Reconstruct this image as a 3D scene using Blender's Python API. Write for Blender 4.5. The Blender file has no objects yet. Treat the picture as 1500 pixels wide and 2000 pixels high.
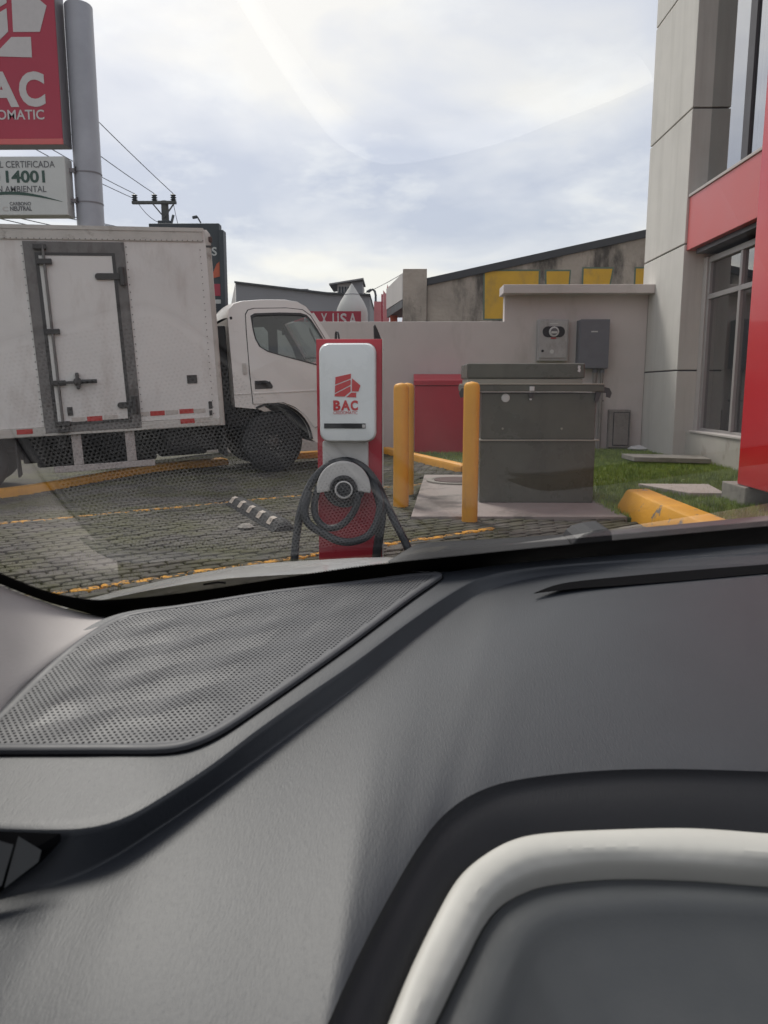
import bpy, bmesh, math, random
from mathutils import Vector, Matrix, noise

# ------------------------------------------------------------------ camera, sky, sun, exposure
scene = bpy.context.scene
COL = scene.collection
R = math.radians
cd = bpy.data.cameras.new('camera')
cam = bpy.data.objects.new('camera', cd); COL.objects.link(cam)
cam.location = (0, 0, 1.1)
cam.rotation_euler = (R(90) - math.atan(243 / 1500), 0, math.atan(23 / 1500))
cd.sensor_fit = 'VERTICAL'; cd.sensor_height = 36; cd.sensor_width = 27; cd.lens = 27
cd.clip_start = 0.02; cd.clip_end = 2000
cd.dof.use_dof = True; cd.dof.focus_distance = 3.0; cd.dof.aperture_fstop = 15
scene.camera = cam

SUN = Vector((-0.30, 0.56, 0.77)).normalized()
world = bpy.data.worlds.new('World'); scene.world = world; world.use_nodes = True
nt = world.node_tree; nt.nodes.clear()
N = nt.nodes.new; LK = nt.links.new
wo = N('ShaderNodeOutputWorld'); bg = N('ShaderNodeBackground'); bg.inputs[1].default_value = 0.1
sky = N('ShaderNodeTexSky'); sky.sky_type = 'NISHITA'; sky.sun_disc = False
sky.sun_elevation = math.asin(SUN.z); sky.sun_rotation = math.atan2(SUN.x, SUN.y)
sky.air_density = 1.0; sky.dust_density = 3.0
tc = N('ShaderNodeTexCoord'); sep = N('ShaderNodeSeparateXYZ'); LK(tc.outputs['Generated'], sep.inputs[0])
zc = N('ShaderNodeMath'); zc.operation = 'MAXIMUM'; LK(sep.outputs[2], zc.inputs[0]); zc.inputs[1].default_value = 0.0
za = N('ShaderNodeMath'); za.operation = 'ADD'; LK(zc.outputs[0], za.inputs[0]); za.inputs[1].default_value = 0.22
dv = N('ShaderNodeVectorMath'); dv.operation = 'DIVIDE'; LK(tc.outputs['Generated'], dv.inputs[0])
cb = N('ShaderNodeCombineXYZ')
for i in range(3): LK(za.outputs[0], cb.inputs[i])
LK(cb.outputs[0], dv.inputs[1])
mp = N('ShaderNodeMapping'); LK(dv.outputs[0], mp.inputs[0]); mp.inputs['Location'].default_value = (4.4, 1.3, 0.0); mp.inputs['Scale'].default_value = (1.0, 1.0, 1.6)
n1 = N('ShaderNodeTexNoise'); LK(mp.outputs[0], n1.inputs[0]); n1.inputs['Scale'].default_value = 1.6; n1.inputs['Detail'].default_value = 9; n1.inputs['Roughness'].default_value = 0.47; n1.inputs['Distortion'].default_value = 0.25
n2 = N('ShaderNodeTexNoise'); LK(mp.outputs[0], n2.inputs[0]); n2.inputs['Scale'].default_value = 3.4; n2.inputs['Detail'].default_value = 7; n2.inputs['Roughness'].default_value = 0.6
r1 = N('ShaderNodeValToRGB'); LK(n1.outputs[0], r1.inputs[0])
e = r1.color_ramp.elements
e[0].position = 0.37; e[0].color = (3.5, 3.7, 4.4, 1)
e[1].position = 0.60; e[1].color = (6.5, 6.2, 5.7, 1)
k = r1.color_ramp.elements.new(0.5); k.color = (5.1, 5.1, 5.35, 1)
r2 = N('ShaderNodeValToRGB'); LK(n2.outputs[0], r2.inputs[0])
e = r2.color_ramp.elements; e[0].position = 0.52; e[0].color = (0, 0, 0, 1); e[1].position = 0.72; e[1].color = (0.55, 0.55, 0.55, 1)
mx = N('ShaderNodeMix'); mx.data_type = 'RGBA'; LK(r2.outputs[0], mx.inputs['Factor'])
LK(r1.outputs[0], mx.inputs['A']); mx.inputs['B'].default_value = (7.0, 6.85, 6.5, 1)
mx2 = N('ShaderNodeMix'); mx2.data_type = 'RGBA'; mx2.inputs['Factor'].default_value = 0.22
LK(mx.outputs['Result'], mx2.inputs['A']); LK(sky.outputs[0], mx2.inputs['B'])
LK(mx2.outputs['Result'], bg.inputs[0]); LK(bg.outputs[0], wo.inputs[0])

sd = bpy.data.lights.new('sun', 'SUN'); sd.energy = 1.6; sd.angle = R(18); sd.color = (1.0, 0.95, 0.88)
sun = bpy.data.objects.new('sun', sd); COL.objects.link(sun)
sun.rotation_euler = SUN.to_track_quat('Z', 'Y').to_euler(); sun.location = (-20, 10, 30)
vs = scene.view_settings; vs.view_transform = 'Standard'; vs.look = 'None'; vs.exposure = 0.8; vs.gamma = 1.0; vs.use_curve_mapping = False
scene.cycles.max_bounces = 10; scene.cycles.transparent_max_bounces = 16; scene.cycles.caustics_reflective = False; scene.cycles.caustics_refractive = False

# ------------------------------------------------------------------ materials
def newmat(name):
    m = bpy.data.materials.new(name); m.use_nodes = True
    t = m.node_tree; t.nodes.clear()
    o = t.nodes.new('ShaderNodeOutputMaterial'); return m, t, o

def pm(name, col, rough=0.6, var=0.12, scale=3.0, bump=0.05, bscale=90.0, metal=0.0, spec=0.4, stain=None, stain_amt=0.0, stain_scale=(2, 2, 0.6), stain_lo=0.5, stain_hi=0.7, coat=0.0, rnd=0.0, speck=0.0):
    """painted / plain surface: base colour with broad tone changes, fine grain relief and optional stains with their own shape"""
    m, t, o = newmat(name); nn = t.nodes.new; ln = t.links.new
    b = nn('ShaderNodeBsdfPrincipled'); ln(b.outputs[0], o.inputs[0])
    b.inputs['Metallic'].default_value = metal; b.inputs['Specular IOR Level'].default_value = spec
    b.inputs['Coat Weight'].default_value = coat
    g = nn('ShaderNodeNewGeometry')
    n = nn('ShaderNodeTexNoise'); ln(g.outputs['Position'], n.inputs[0]); n.inputs['Scale'].default_value = scale; n.inputs['Detail'].default_value = 6; n.inputs['Roughness'].default_value = 0.6
    mr = nn('ShaderNodeMapRange'); ln(n.outputs[0], mr.inputs[0]); mr.inputs[1].default_value = 0.3; mr.inputs[2].default_value = 0.7
    mr.inputs[3].default_value = 1 - var; mr.inputs[4].default_value = 1 + var
    cm = nn('ShaderNodeMix'); cm.data_type = 'RGBA'; cm.blend_type = 'MULTIPLY'; cm.inputs['Factor'].default_value = 1
    cm.inputs['A'].default_value = (*col, 1); cb = nn('ShaderNodeCombineColor')
    val = mr.outputs[0]
    if rnd:
        oi = nn('ShaderNodeObjectInfo'); rr = nn('ShaderNodeMapRange'); ln(oi.outputs['Random'], rr.inputs[0]); rr.inputs[3].default_value = 1 - rnd; rr.inputs[4].default_value = 1 + rnd
        mu = nn('ShaderNodeMath'); mu.operation = 'MULTIPLY'; ln(val, mu.inputs[0]); ln(rr.outputs[0], mu.inputs[1]); val = mu.outputs[0]
    for i in range(3): ln(val, cb.inputs[i])
    ln(cb.outputs[0], cm.inputs['B']); out = cm.outputs['Result']
    if stain:
        mp = nn('ShaderNodeMapping'); ln(g.outputs['Position'], mp.inputs[0]); mp.inputs['Scale'].default_value = stain_scale
        ns = nn('ShaderNodeTexNoise'); ln(mp.outputs[0], ns.inputs[0]); ns.inputs['Scale'].default_value = 1; ns.inputs['Detail'].default_value = 8; ns.inputs['Roughness'].default_value = 0.68
        ms = nn('ShaderNodeMapRange'); ln(ns.outputs[0], ms.inputs[0]); ms.inputs[1].default_value = stain_lo; ms.inputs[2].default_value = stain_hi; ms.inputs[3].default_value = 0; ms.inputs[4].default_value = stain_amt
        sm = nn('ShaderNodeMix'); sm.data_type = 'RGBA'; ln(ms.outputs[0], sm.inputs['Factor']); ln(out, sm.inputs['A']); sm.inputs['B'].default_value = (*stain, 1); out = sm.outputs['Result']
    if speck:
        nv = nn('ShaderNodeTexNoise'); ln(g.outputs['Position'], nv.inputs[0]); nv.inputs['Scale'].default_value = 55; nv.inputs['Detail'].default_value = 3
        mv = nn('ShaderNodeMapRange'); ln(nv.outputs[0], mv.inputs[0]); mv.inputs[1].default_value = 0.62; mv.inputs[2].default_value = 0.7; mv.inputs[4].default_value = speck
        sm = nn('ShaderNodeMix'); sm.data_type = 'RGBA'; ln(mv.outputs[0], sm.inputs['Factor']); ln(out, sm.inputs['A']); sm.inputs['B'].default_value = (0.05, 0.045, 0.04, 1); out = sm.outputs['Result']
    ln(out, b.inputs['Base Color'])
    rg = nn('ShaderNodeMapRange'); ln(n.outputs[0], rg.inputs[0]); rg.inputs[1].default_value = 0.3; rg.inputs[2].default_value = 0.7
    rg.inputs[3].default_value = max(0.02, rough - 0.08); rg.inputs[4].default_value = min(1, rough + 0.08); ln(rg.outputs[0], b.inputs['Roughness'])
    if bump:
        nb = nn('ShaderNodeTexNoise'); ln(g.outputs['Position'], nb.inputs[0]); nb.inputs['Scale'].default_value = bscale; nb.inputs['Detail'].default_value = 4
        bp = nn('ShaderNodeBump'); ln(nb.outputs[0], bp.inputs['Height']); bp.inputs['Strength'].default_value = min(1, bump * 6); bp.inputs['Distance'].default_value = 0.3 / bscale
        ln(bp.outputs[0], b.inputs['Normal'])
    return m

def glass(name, tint=(0.9, 0.93, 0.92), f0=0.05, rough=0.0):
    """thin pane: mirror reflection by Schlick's law on both sides, the rest passes through"""
    m, t, o = newmat(name); nn = t.nodes.new; ln = t.links.new
    g = nn('ShaderNodeNewGeometry'); d = nn('ShaderNodeVectorMath'); d.operation = 'DOT_PRODUCT'
    ln(g.outputs['Incoming'], d.inputs[0]); ln(g.outputs['Normal'], d.inputs[1])
    a = nn('ShaderNodeMath'); a.operation = 'ABSOLUTE'; ln(d.outputs['Value'], a.inputs[0])
    s = nn('ShaderNodeMath'); s.operation = 'SUBTRACT'; s.inputs[0].default_value = 1; ln(a.outputs[0], s.inputs[1])
    p = nn('ShaderNodeMath'); p.operation = 'POWER'; ln(s.outputs[0], p.inputs[0]); p.inputs[1].default_value = 5
    ma = nn('ShaderNodeMath'); ma.operation = 'MULTIPLY_ADD'; ln(p.outputs[0], ma.inputs[0]); ma.inputs[1].default_value = 1 - f0; ma.inputs[2].default_value = f0
    tr = nn('ShaderNodeBsdfTransparent'); tr.inputs[0].default_value = (*tint, 1)
    gl = nn('ShaderNodeBsdfGlossy'); gl.inputs['Roughness'].default_value = rough; gl.inputs[0].default_value = (1, 1, 1, 1)
    mx = nn('ShaderNodeMixShader'); ln(ma.outputs[0], mx.inputs[0]); ln(tr.outputs[0], mx.inputs[1]); ln(gl.outputs[0], mx.inputs[2]); ln(mx.outputs[0], o.inputs[0])
    return m

def emboss(name, col, rough, kind, spec=0.45):
    """moulded car plastic with pressed grain: fine lines or quilting"""
    m, t, o = newmat(name); nn = t.nodes.new; ln = t.links.new
    b = nn('ShaderNodeBsdfPrincipled'); ln(b.outputs[0], o.inputs[0]); b.inputs['Roughness'].default_value = rough; b.inputs['Specular IOR Level'].default_value = spec
    g = nn('ShaderNodeNewGeometry')
    n = nn('ShaderNodeTexNoise'); ln(g.outputs['Position'], n.inputs[0]); n.inputs['Scale'].default_value = 14; n.inputs['Detail'].default_value = 6
    cr = nn('ShaderNodeMapRange'); ln(n.outputs[0], cr.inputs[0]); cr.inputs[1].default_value = .3; cr.inputs[2].default_value = .7; cr.inputs[3].default_value = .94; cr.inputs[4].default_value = 1.06
    mm = nn('ShaderNodeMix'); mm.data_type = 'RGBA'; mm.blend_type = 'MULTIPLY'; mm.inputs['Factor'].default_value = 1; mm.inputs['A'].default_value = (*col, 1)
    cb = nn('ShaderNodeCombineColor')
    for i in range(3): ln(cr.outputs[0], cb.inputs[i])
    ln(cb.outputs[0], mm.inputs['B'])
    if kind == 'lines':
        nf = nn('ShaderNodeTexNoise'); ln(g.outputs['Position'], nf.inputs[0]); nf.inputs['Scale'].default_value = 1500; nf.inputs['Detail'].default_value = 2
        mp = nn('ShaderNodeMapping'); ln(g.outputs['Position'], mp.inputs[0]); mp.inputs['Rotation'].default_value = (0, 0, R(-28)); mp.inputs['Scale'].default_value = (1000, 160, 400)
        nl = nn('ShaderNodeTexNoise'); ln(mp.outputs[0], nl.inputs[0]); nl.inputs['Scale'].default_value = 1; nl.inputs['Detail'].default_value = 2
        ad = nn('ShaderNodeMath'); ad.operation = 'MULTIPLY_ADD'; ln(nf.outputs[0], ad.inputs[0]); ad.inputs[1].default_value = 0.5; ln(nl.outputs[0], ad.inputs[2])
        bp = nn('ShaderNodeBump'); ln(ad.outputs[0], bp.inputs['Height']); bp.inputs['Strength'].default_value = 0.35; bp.inputs['Distance'].default_value = 0.0005
    else:
        v = nn('ShaderNodeTexVoronoi'); v.feature = 'F1'; ln(g.outputs['Position'], v.inputs[0]); v.inputs['Scale'].default_value = 85; v.inputs['Randomness'].default_value = 0.1
        bp = nn('ShaderNodeBump'); ln(v.outputs['Distance'], bp.inputs['Height']); bp.inputs['Strength'].default_value = 0.06; bp.inputs['Distance'].default_value = 0.003
    ln(bp.outputs[0], b.inputs['Normal']); ln(mm.outputs['Result'], b.inputs['Base Color'])
    return m

def paving(name, base, paint=None):
    """concrete pavers / soil with moss growing over them in patches, paint worn off in flakes"""
    m, t, o = newmat(name); nn = t.nodes.new; ln = t.links.new
    b = nn('ShaderNodeBsdfPrincipled'); ln(b.outputs[0], o.inputs[0]); b.inputs['Roughness'].default_value = 0.85; b.inputs['Specular IOR Level'].default_value = 0.3
    g = nn('ShaderNodeNewGeometry')
    v = nn('ShaderNodeTexVoronoi'); ln(g.outputs['Position'], v.inputs[0]); v.inputs['Scale'].default_value = 6
    n = nn('ShaderNodeTexNoise'); ln(g.outputs['Position'], n.inputs[0]); n.inputs['Scale'].default_value = 30; n.inputs['Detail'].default_value = 8; n.inputs['Roughness'].default_value = 0.7
    cr = nn('ShaderNodeValToRGB'); ln(n.outputs[0], cr.inputs[0]); e = cr.color_ramp.elements
    e[0].position = .3; e[0].color = (base[0] * .6, base[1] * .6, base[2] * .6, 1); e[1].position = .72; e[1].color = (base[0] * 1.3, base[1] * 1.3, base[2] * 1.3, 1)
    hs = nn('ShaderNodeHueSaturation'); ln(cr.outputs[0], hs.inputs['Color']); nl = nn('ShaderNodeTexNoise'); ln(g.outputs['Position'], nl.inputs[0]); nl.inputs['Scale'].default_value = .9; nl.inputs['Detail'].default_value = 5; ml = nn('ShaderNodeMapRange'); ln(nl.outputs[0], ml.inputs[0]); ml.inputs[1].default_value = .35; ml.inputs[2].default_value = .6; ml.inputs[3].default_value = .5; ml.inputs[4].default_value = 1.15; sr = nn('ShaderNodeSeparateColor'); ln(v.outputs['Color'], sr.inputs[0])
    mr = nn('ShaderNodeMapRange'); ln(sr.outputs[0], mr.inputs[0]); mr.inputs[3].default_value = .75; mr.inputs[4].default_value = 1.2; mv_ = nn('ShaderNodeMath'); mv_.operation = 'MULTIPLY'; ln(mr.outputs[0], mv_.inputs[0]); ln(ml.outputs[0], mv_.inputs[1]); ln(mv_.outputs[0], hs.inputs['Value'])
    out = hs.outputs[0]
    if paint:
        np_ = nn('ShaderNodeTexNoise'); ln(g.outputs['Position'], np_.inputs[0]); np_.inputs['Scale'].default_value = 14; np_.inputs['Detail'].default_value = 8; np_.inputs['Roughness'].default_value = .75
        pr = nn('ShaderNodeMapRange'); ln(np_.outputs[0], pr.inputs[0]); pr.inputs[1].default_value = .475; pr.inputs[2].default_value = .53
        x = nn('ShaderNodeMix'); x.data_type = 'RGBA'; ln(pr.outputs[0], x.inputs['Factor']); ln(out, x.inputs['A']); x.inputs['B'].default_value = (*paint, 1); out = x.outputs['Result']
    n3 = nn('ShaderNodeTexNoise'); ln(g.outputs['Position'], n3.inputs[0]); n3.inputs['Scale'].default_value = 1.1; n3.inputs['Detail'].default_value = 9; n3.inputs['Roughness'].default_value = .72
    m3 = nn('ShaderNodeMapRange'); ln(n3.outputs[0], m3.inputs[0]); m3.inputs[1].default_value = .44; m3.inputs[2].default_value = .60; m3.inputs[4].default_value = .75 if not paint else .2
    gx = nn('ShaderNodeMix'); gx.data_type = 'RGBA'; ln(m3.outputs[0], gx.inputs['Factor']); ln(out, gx.inputs['A']); gx.inputs['B'].default_value = (.085, .085, .032, 1)
    ln(gx.outputs['Result'], b.inputs['Base Color'])
    bp = nn('ShaderNodeBump'); ln(n.outputs[0], bp.inputs['Height']); bp.inputs['Strength'].default_value = .6; bp.inputs['Distance'].default_value = .006; ln(bp.outputs[0], b.inputs['Normal'])
    return m

def foliage(name, c0, c1):
    m, t, o = newmat(name); nn = t.nodes.new; ln = t.links.new
    b = nn('ShaderNodeBsdfPrincipled'); ln(b.outputs[0], o.inputs[0]); b.inputs['Roughness'].default_value = .6
    g = nn('ShaderNodeNewGeometry'); n = nn('ShaderNodeTexNoise'); ln(g.outputs['Position'], n.inputs[0]); n.inputs['Scale'].default_value = 7; n.inputs['Detail'].default_value = 5
    cr = nn('ShaderNodeValToRGB'); ln(n.outputs[0], cr.inputs[0]); e = cr.color_ramp.elements
    e[0].position = .35; e[0].color = (*c0, 1); e[1].position = .65; e[1].color = (*c1, 1); ln(cr.outputs[0], b.inputs['Base Color'])
    return m

M = dict(
    wall=pm('wall_paint', (.60, .555, .535), .8, .06, 1.2, .04, 60, stain=(.36, .33, .30), stain_amt=.6, stain_scale=(1.6, 1.6, .5), stain_lo=.52, stain_hi=.75),
    bank=pm('bank_render', (.64, .62, .58), .8, .06, 1.5, .05, 50, stain=(.45, .435, .40), stain_amt=.5, stain_scale=(5, 5, .35), stain_lo=.48, stain_hi=.72),
    bank_return=pm('bank_render_plain', (.52, .485, .465), .8, .05, 1.5, .05, 50),
    bank_low=pm('bank_plinth', (.50, .475, .43), .8, .06, 2, .05, 50, stain=(.16, .11, .07), stain_amt=.6, stain_scale=(3, 3, 2), stain_lo=.55, stain_hi=.72),
    red_panel=pm('red_cladding', (.62, .02, .025), .22, .03, 1, 0, 50, spec=.5, coat=.3),
    red_band=pm('red_band_paint', (.60, .12, .115), .35, .04, 1, .02, 50, spec=.5),
    red_metal=pm('red_cabinet_paint', (.46, .03, .05), .35, .08, 2, .02, 60),
    red_dark=pm('red_pedestal_paint', (.45, .028, .045), .32, .06, 3, .0, 60),
    alu=pm('aluminium_frame', (.42, .40, .39), .4, .06, 4, .0, 60, metal=.3),
    dark_frame=pm('dark_mullion', (.055, .05, .055), .4, .1, 2, .02, 60),
    concrete=pm('concrete', (.30, .28, .25), .85, .15, 4, .12, 45, stain=(.12, .11, .095), stain_amt=.7, stain_scale=(3, 3, 3)),
    pad=pm('pad_concrete', (.33, .285, .265), .8, .08, 5, .1, 80, stain=(.11, .10, .09), stain_amt=.75, stain_scale=(1.1, 1.1, 1.1), stain_lo=.5, stain_hi=.6),
    pad_plain=pm('pale_concrete', (.42, .37, .34), .85, .1, 5, .1, 80),
    yellow=pm('yellow_paint', (.72, .34, .04), .5, .08, 4, .05, 40, stain=(.33, .15, .04), stain_amt=.5, stain_scale=(9, 9, 3), stain_lo=.56, stain_hi=.74),
    yellow_worn=pm('yellow_paint_worn', (.74, .36, .035), .6, .1, 4, .1, 40, stain=(.2, .185, .17), stain_amt=1, stain_scale=(6, 6, 6), stain_lo=.59, stain_hi=.62),
    olive=pm('olive_enamel', (.09, .09, .07), .3, .12, 3, .04, 70, stain=(.06, .055, .045), stain_amt=.6, stain_scale=(4, 4, 1.2)),
    olive_light=pm('olive_enamel_edge', (.30, .285, .235), .45, .1, 3, .04, 70),
    box_white=pm('truck_box_panel', (.76, .73, .705), .5, .05, 1.5, .03, 30, stain=(.45, .38, .34), stain_amt=.5, stain_scale=(2.5, 2.5, .8), stain_lo=.52, stain_hi=.72),
    box_rail=pm('truck_box_rail', (.58, .55, .51), .5, .08, 6, .03, 60, stain=(.16, .12, .09), stain_amt=.6, stain_scale=(7, 7, 7), stain_lo=.56, stain_hi=.72),
    cab_white=pm('cab_paint', (.78, .745, .71), .32, .04, 2, .0, 60, coat=.25),
    steel=pm('galvanised_frame', (.17, .16, .155), .5, .18, 8, .06, 60, stain=(.06, .045, .035), stain_amt=.7, stain_scale=(9, 9, 4)),
    steel_dark=pm('dark_steel', (.05, .046, .045), .45, .15, 10, .05, 80),
    black=pm('black_plastic', (.018, .018, .02), .5, .1, 10, .05, 200),
    rubber=pm('black_rubber', (.022, .022, .023), .75, .15, 12, .1, 120),
    hose=pm('cable_sheath', (.024, .026, .03), .42, .1, 10, .03, 200),
    chassis=pm('chassis_black', (.016, .015, .015), .7, .2, 8, .1, 60),
    guard=pm('side_guard_paint', (.45, .40, .38), .6, .15, 10, .08, 70, speck=.8),
    tape_red=pm('red_reflective_tape', (.50, .045, .04), .4, .1, 20, .02, 200),
    block_white=pm('worn_reflective_block', (.42, .36, .31), .5, .15, 20, .05, 100, stain=(.08, .07, .06), stain_amt=.8, stain_scale=(25, 25, 25), stain_lo=.5, stain_hi=.65),
    tape_white=pm('white_reflective_tape', (.55, .50, .46), .4, .08, 20, .02, 200),
    wb_white=pm('wallbox_shell', (.76, .78, .79), .28, .02, 4, .0, 60, coat=.3),
    wb_grey=pm('holder_plastic', (.52, .50, .49), .45, .05, 12, .03, 150),
    print_red=pm('red_print', (.55, .045, .05), .4, .04, 20, 0, 60),
    print_white=pm('white_print', (.55, .52, .52), .4, .04, 20, 0, 60),
    print_green=pm('green_print', (.045, .085, .07), .5, .05, 20, 0, 60),
    print_grey=pm('grey_print', (.12, .12, .13), .5, .05, 20, 0, 60),
    sign_red=pm('sign_red_face', (.40, .03, .062), .35, .05, 1, 0, 60),
    sign_side=pm('sign_cabinet_side', (.20, .19, .205), .45, .1, 3, .03, 60),
    sign_white=pm('sign_white_face', (.55, .56, .55), .45, .04, 2, 0, 60),
    pole_grey=pm('pole_paint', (.34, .345, .38), .4, .1, 2, .03, 40),
    meter_grey=pm('meter_box_paint', (.40, .395, .39), .5, .08, 6, .03, 70, stain=(.17, .15, .13), stain_amt=.5, stain_scale=(8, 8, 4)),
    cab_grey=pm('breaker_box_paint', (.15, .155, .175), .5, .08, 6, .03, 70),
    util=pm('utility_box_paint', (.25, .225, .205), .7, .12, 6, .08, 60, stain=(.1, .09, .08), stain_amt=.6, stain_scale=(7, 7, 7)),
    old_wall=pm('old_warehouse_wall', (.36, .32, .28), .9, .2, 1.5, .15, 12, stain=(.055, .05, .046), stain_amt=.9, stain_scale=(1.3, 1.3, .45), stain_lo=.46, stain_hi=.62),
    fascia=pm('dark_fascia', (.055, .058, .065), .6, .1, 2, .04, 30),
    old_yellow=pm('old_yellow_lettering', (.60, .36, .04), .7, .1, 2, .06, 30, stain=(.25, .19, .09), stain_amt=.5, stain_scale=(3, 3, 1.5)),
    teal=pm('teal_outline', (.12, .17, .13), .7, .15, 6, .03, 30),
    far_grey=pm('far_grey_wall', (.25, .25, .265), .8, .08, .4, .02, 10),
    far_light=pm('far_pale_wall', (.50, .47, .46), .8, .08, .4, .02, 10),
    far_pink=pm('far_faded_red', (.55, .23, .24), .7, .15, 1.5, .02, 10),
    tent=pm('tent_fabric', (.50, .50, .48), .7, .05, 1, .03, 20),
    banner=pm('banner_red', (.35, .02, .045), .5, .08, 1, 0, 10),
    bill=pm('billboard_frame', (.045, .055, .065), .6, .1, 1, .03, 10),
    bill_or=pm('billboard_orange', (.55, .12, .06), .6, .1, 1, 0, 10),
    wood=pm('utility_pole', (.10, .105, .10), .8, .2, 3, .1, 30),
    wire=pm('wire_black', (.05, .05, .055), .6, .05, 3, 0, 30),
    insul=pm('insulator_glaze', (.08, .095, .11), .3, .1, 3, 0, 30),
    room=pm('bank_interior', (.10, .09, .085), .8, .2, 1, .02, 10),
    curtain=pm('roller_blind', (.17, .16, .15), .9, .1, 14, .05, 90),
    soil=paving('soil', (.05, .045, .035)), paver=paving('paver_concrete', (.105, .096, .085)),
    paver_paint=paving('paver_yellow_paint', (.105, .096, .085), (.70, .34, .05)),
    lawn=foliage('lawn_turf', (.07, .085, .03), (.11, .15, .045)), blade=foliage('grass_blade', (.13, .21, .04), (.36, .46, .09)),
    moss=foliage('moss_tuft', (.11, .115, .045), (.17, .175, .07)),
    windscreen=glass('windscreen_glass', (.90, .915, .91), .085), pane=glass('cab_window_glass', (.55, .62, .62), .06), mirror_pane=glass('bank_window_glass', (.30, .34, .34), .48), low_pane=glass('bank_lower_glass', (.42, .44, .43), .24),
    dash=emboss('dashboard_plastic', (.028, .032, .040), .46, 'lines', .5), pillar=emboss('pillar_fabric', (.47, .44, .425), .8, 'lines', .2),
    grille=pm('grille_plastic', (.07, .072, .08), .5, .04, 20, 0, 200), frit=pm('ceramic_frit', (.004, .004, .005), .9, .05, 10, 0, 100, spec=.05),
    cream=emboss('cream_trim', (.55, .54, .50), .5, 'quilt'), shaded_face=emboss('dash_plastic_shaded', (.014, .0145, .018), .55, 'lines', .3),  # shroud face: dash plastic with its shade put into the colour
    panel=pm('display_shroud', (.055, .059, .063), .4, .04, 20, .02, 300), slat=pm('vent_slat', (.06, .063, .065), .45, .05, 20, .02, 300),
    hood=pm('car_paint_white', (.62, .62, .61), .25, .03, 4, 0, 60, coat=.5), headliner=pm('headliner', (.27, .275, .285), .9, .05, 10, .03, 200),
    seat=pm('seat_fabric', (.06, .06, .065), .9, .1, 10, .05, 200), bag=pm('plastic_bag', (.65, .65, .66), .4, .08, 20, .05, 80), iron=pm('cast_iron_rust', (.085, .045, .04), .7, .2, 10, .1, 60), silver=pm('chrome', (.6, .6, .6), .2, .02, 10, 0, 60, metal=1),
)

# ------------------------------------------------------------------ mesh helpers
class B:
    def __init__(s): s.v = []; s.f = []; s.mi = []
    def add(s, v, f, mi=0):
        o = len(s.v); s.v += [tuple(p) for p in v]; s.f += [tuple(o + i for i in q) for q in f]; s.mi += [mi] * len(f); return s
    def box(s, x0, x1, y0, y1, z0, z1, mi=0):
        return s.add([(x0, y0, z0), (x1, y0, z0), (x1, y1, z0), (x0, y1, z0), (x0, y0, z1), (x1, y0, z1), (x1, y1, z1), (x0, y1, z1)],
                     [(0, 3, 2, 1), (4, 5, 6, 7), (0, 1, 5, 4), (1, 2, 6, 5), (2, 3, 7, 6), (3, 0, 4, 7)], mi)
    def bar(s, a, b, w, h, up=(0, 0, 1)):
        a = Vector(a); b = Vector(b); d = (b - a).normalized(); u = Vector(up); x = d.cross(u).normalized() * w / 2; u = x.cross(d).normalized() * h / 2
        v = [a - x - u, a + x - u, a + x + u, a - x + u, b - x - u, b + x - u, b + x + u, b - x + u]
        return s.add(v, [(0, 1, 2, 3), (7, 6, 5, 4), (0, 4, 5, 1), (1, 5, 6, 2), (2, 6, 7, 3), (3, 7, 4, 0)])
    def tube(s, path, r, n=12, cap=True):
        P = [Vector(p) for p in path]; rs = r if isinstance(r, (list, tuple)) else [r] * len(P); V = []; ref = None
        for i, p in enumerate(P):
            d = (P[min(i + 1, len(P) - 1)] - P[max(i - 1, 0)]).normalized()
            if ref is None: ref = d.orthogonal().normalized()
            ref = (ref - d * ref.dot(d)).normalized(); bi = d.cross(ref)
            V += [p + (ref * math.cos(t) + bi * math.sin(t)) * rs[i] for t in [2 * math.pi * q / n for q in range(n)]]
        Fc = [(i * n + q, i * n + (q + 1) % n, (i + 1) * n + (q + 1) % n, (i + 1) * n + q) for i in range(len(P) - 1) for q in range(n)]
        if cap: Fc += [tuple(reversed(range(n))), tuple((len(P) - 1) * n + q for q in range(n))]
        return s.add(V, Fc)
    def lathe(s, prof, c=(0, 0, 0), n=24, axis='z'):
        V = []; 
        for r, h in prof:
            for q in range(n):
                t = 2 * math.pi * q / n; a, b = r * math.cos(t), r * math.sin(t)
                p = (a, b, h) if axis == 'z' else ((a, h, b) if axis == 'y' else (h, a, b))
                V.append((c[0] + p[0], c[1] + p[1], c[2] + p[2]))
        k = len(prof)
        Fc = [(i * n + q, i * n + (q + 1) % n, (i + 1) * n + (q + 1) % n, (i + 1) * n + q) for i in range(k - 1) for q in range(n)]
        Fc += [tuple(reversed(range(n))), tuple((k - 1) * n + q for q in range(n))]
        return s.add(V, Fc)
    def loft(s, rows, closed=False):
        n = len(rows[0]); V = [p for r in rows for p in r]
        m = n if closed else n - 1
        return s.add(V, [(i * n + q, i * n + (q + 1) % n, (i + 1) * n + (q + 1) % n, (i + 1) * n + q) for i in range(len(rows) - 1) for q in range(m)])
    def prism(s, poly, a0, a1, plane='xz'):
        """polygon in a plane, extruded along the third axis from a0 to a1"""
        f = {'xz': lambda p, a: (p[0], a, p[1]), 'xy': lambda p, a: (p[0], p[1], a), 'yz': lambda p, a: (a, p[0], p[1])}[plane]
        n = len(poly); V = [f(p, a0) for p in poly] + [f(p, a1) for p in poly]
        return s.add(V, [tuple(range(n)), tuple(reversed(range(n, 2 * n)))] + [(i, n + i, n + (i + 1) % n, (i + 1) % n) for i in range(n)])

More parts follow.
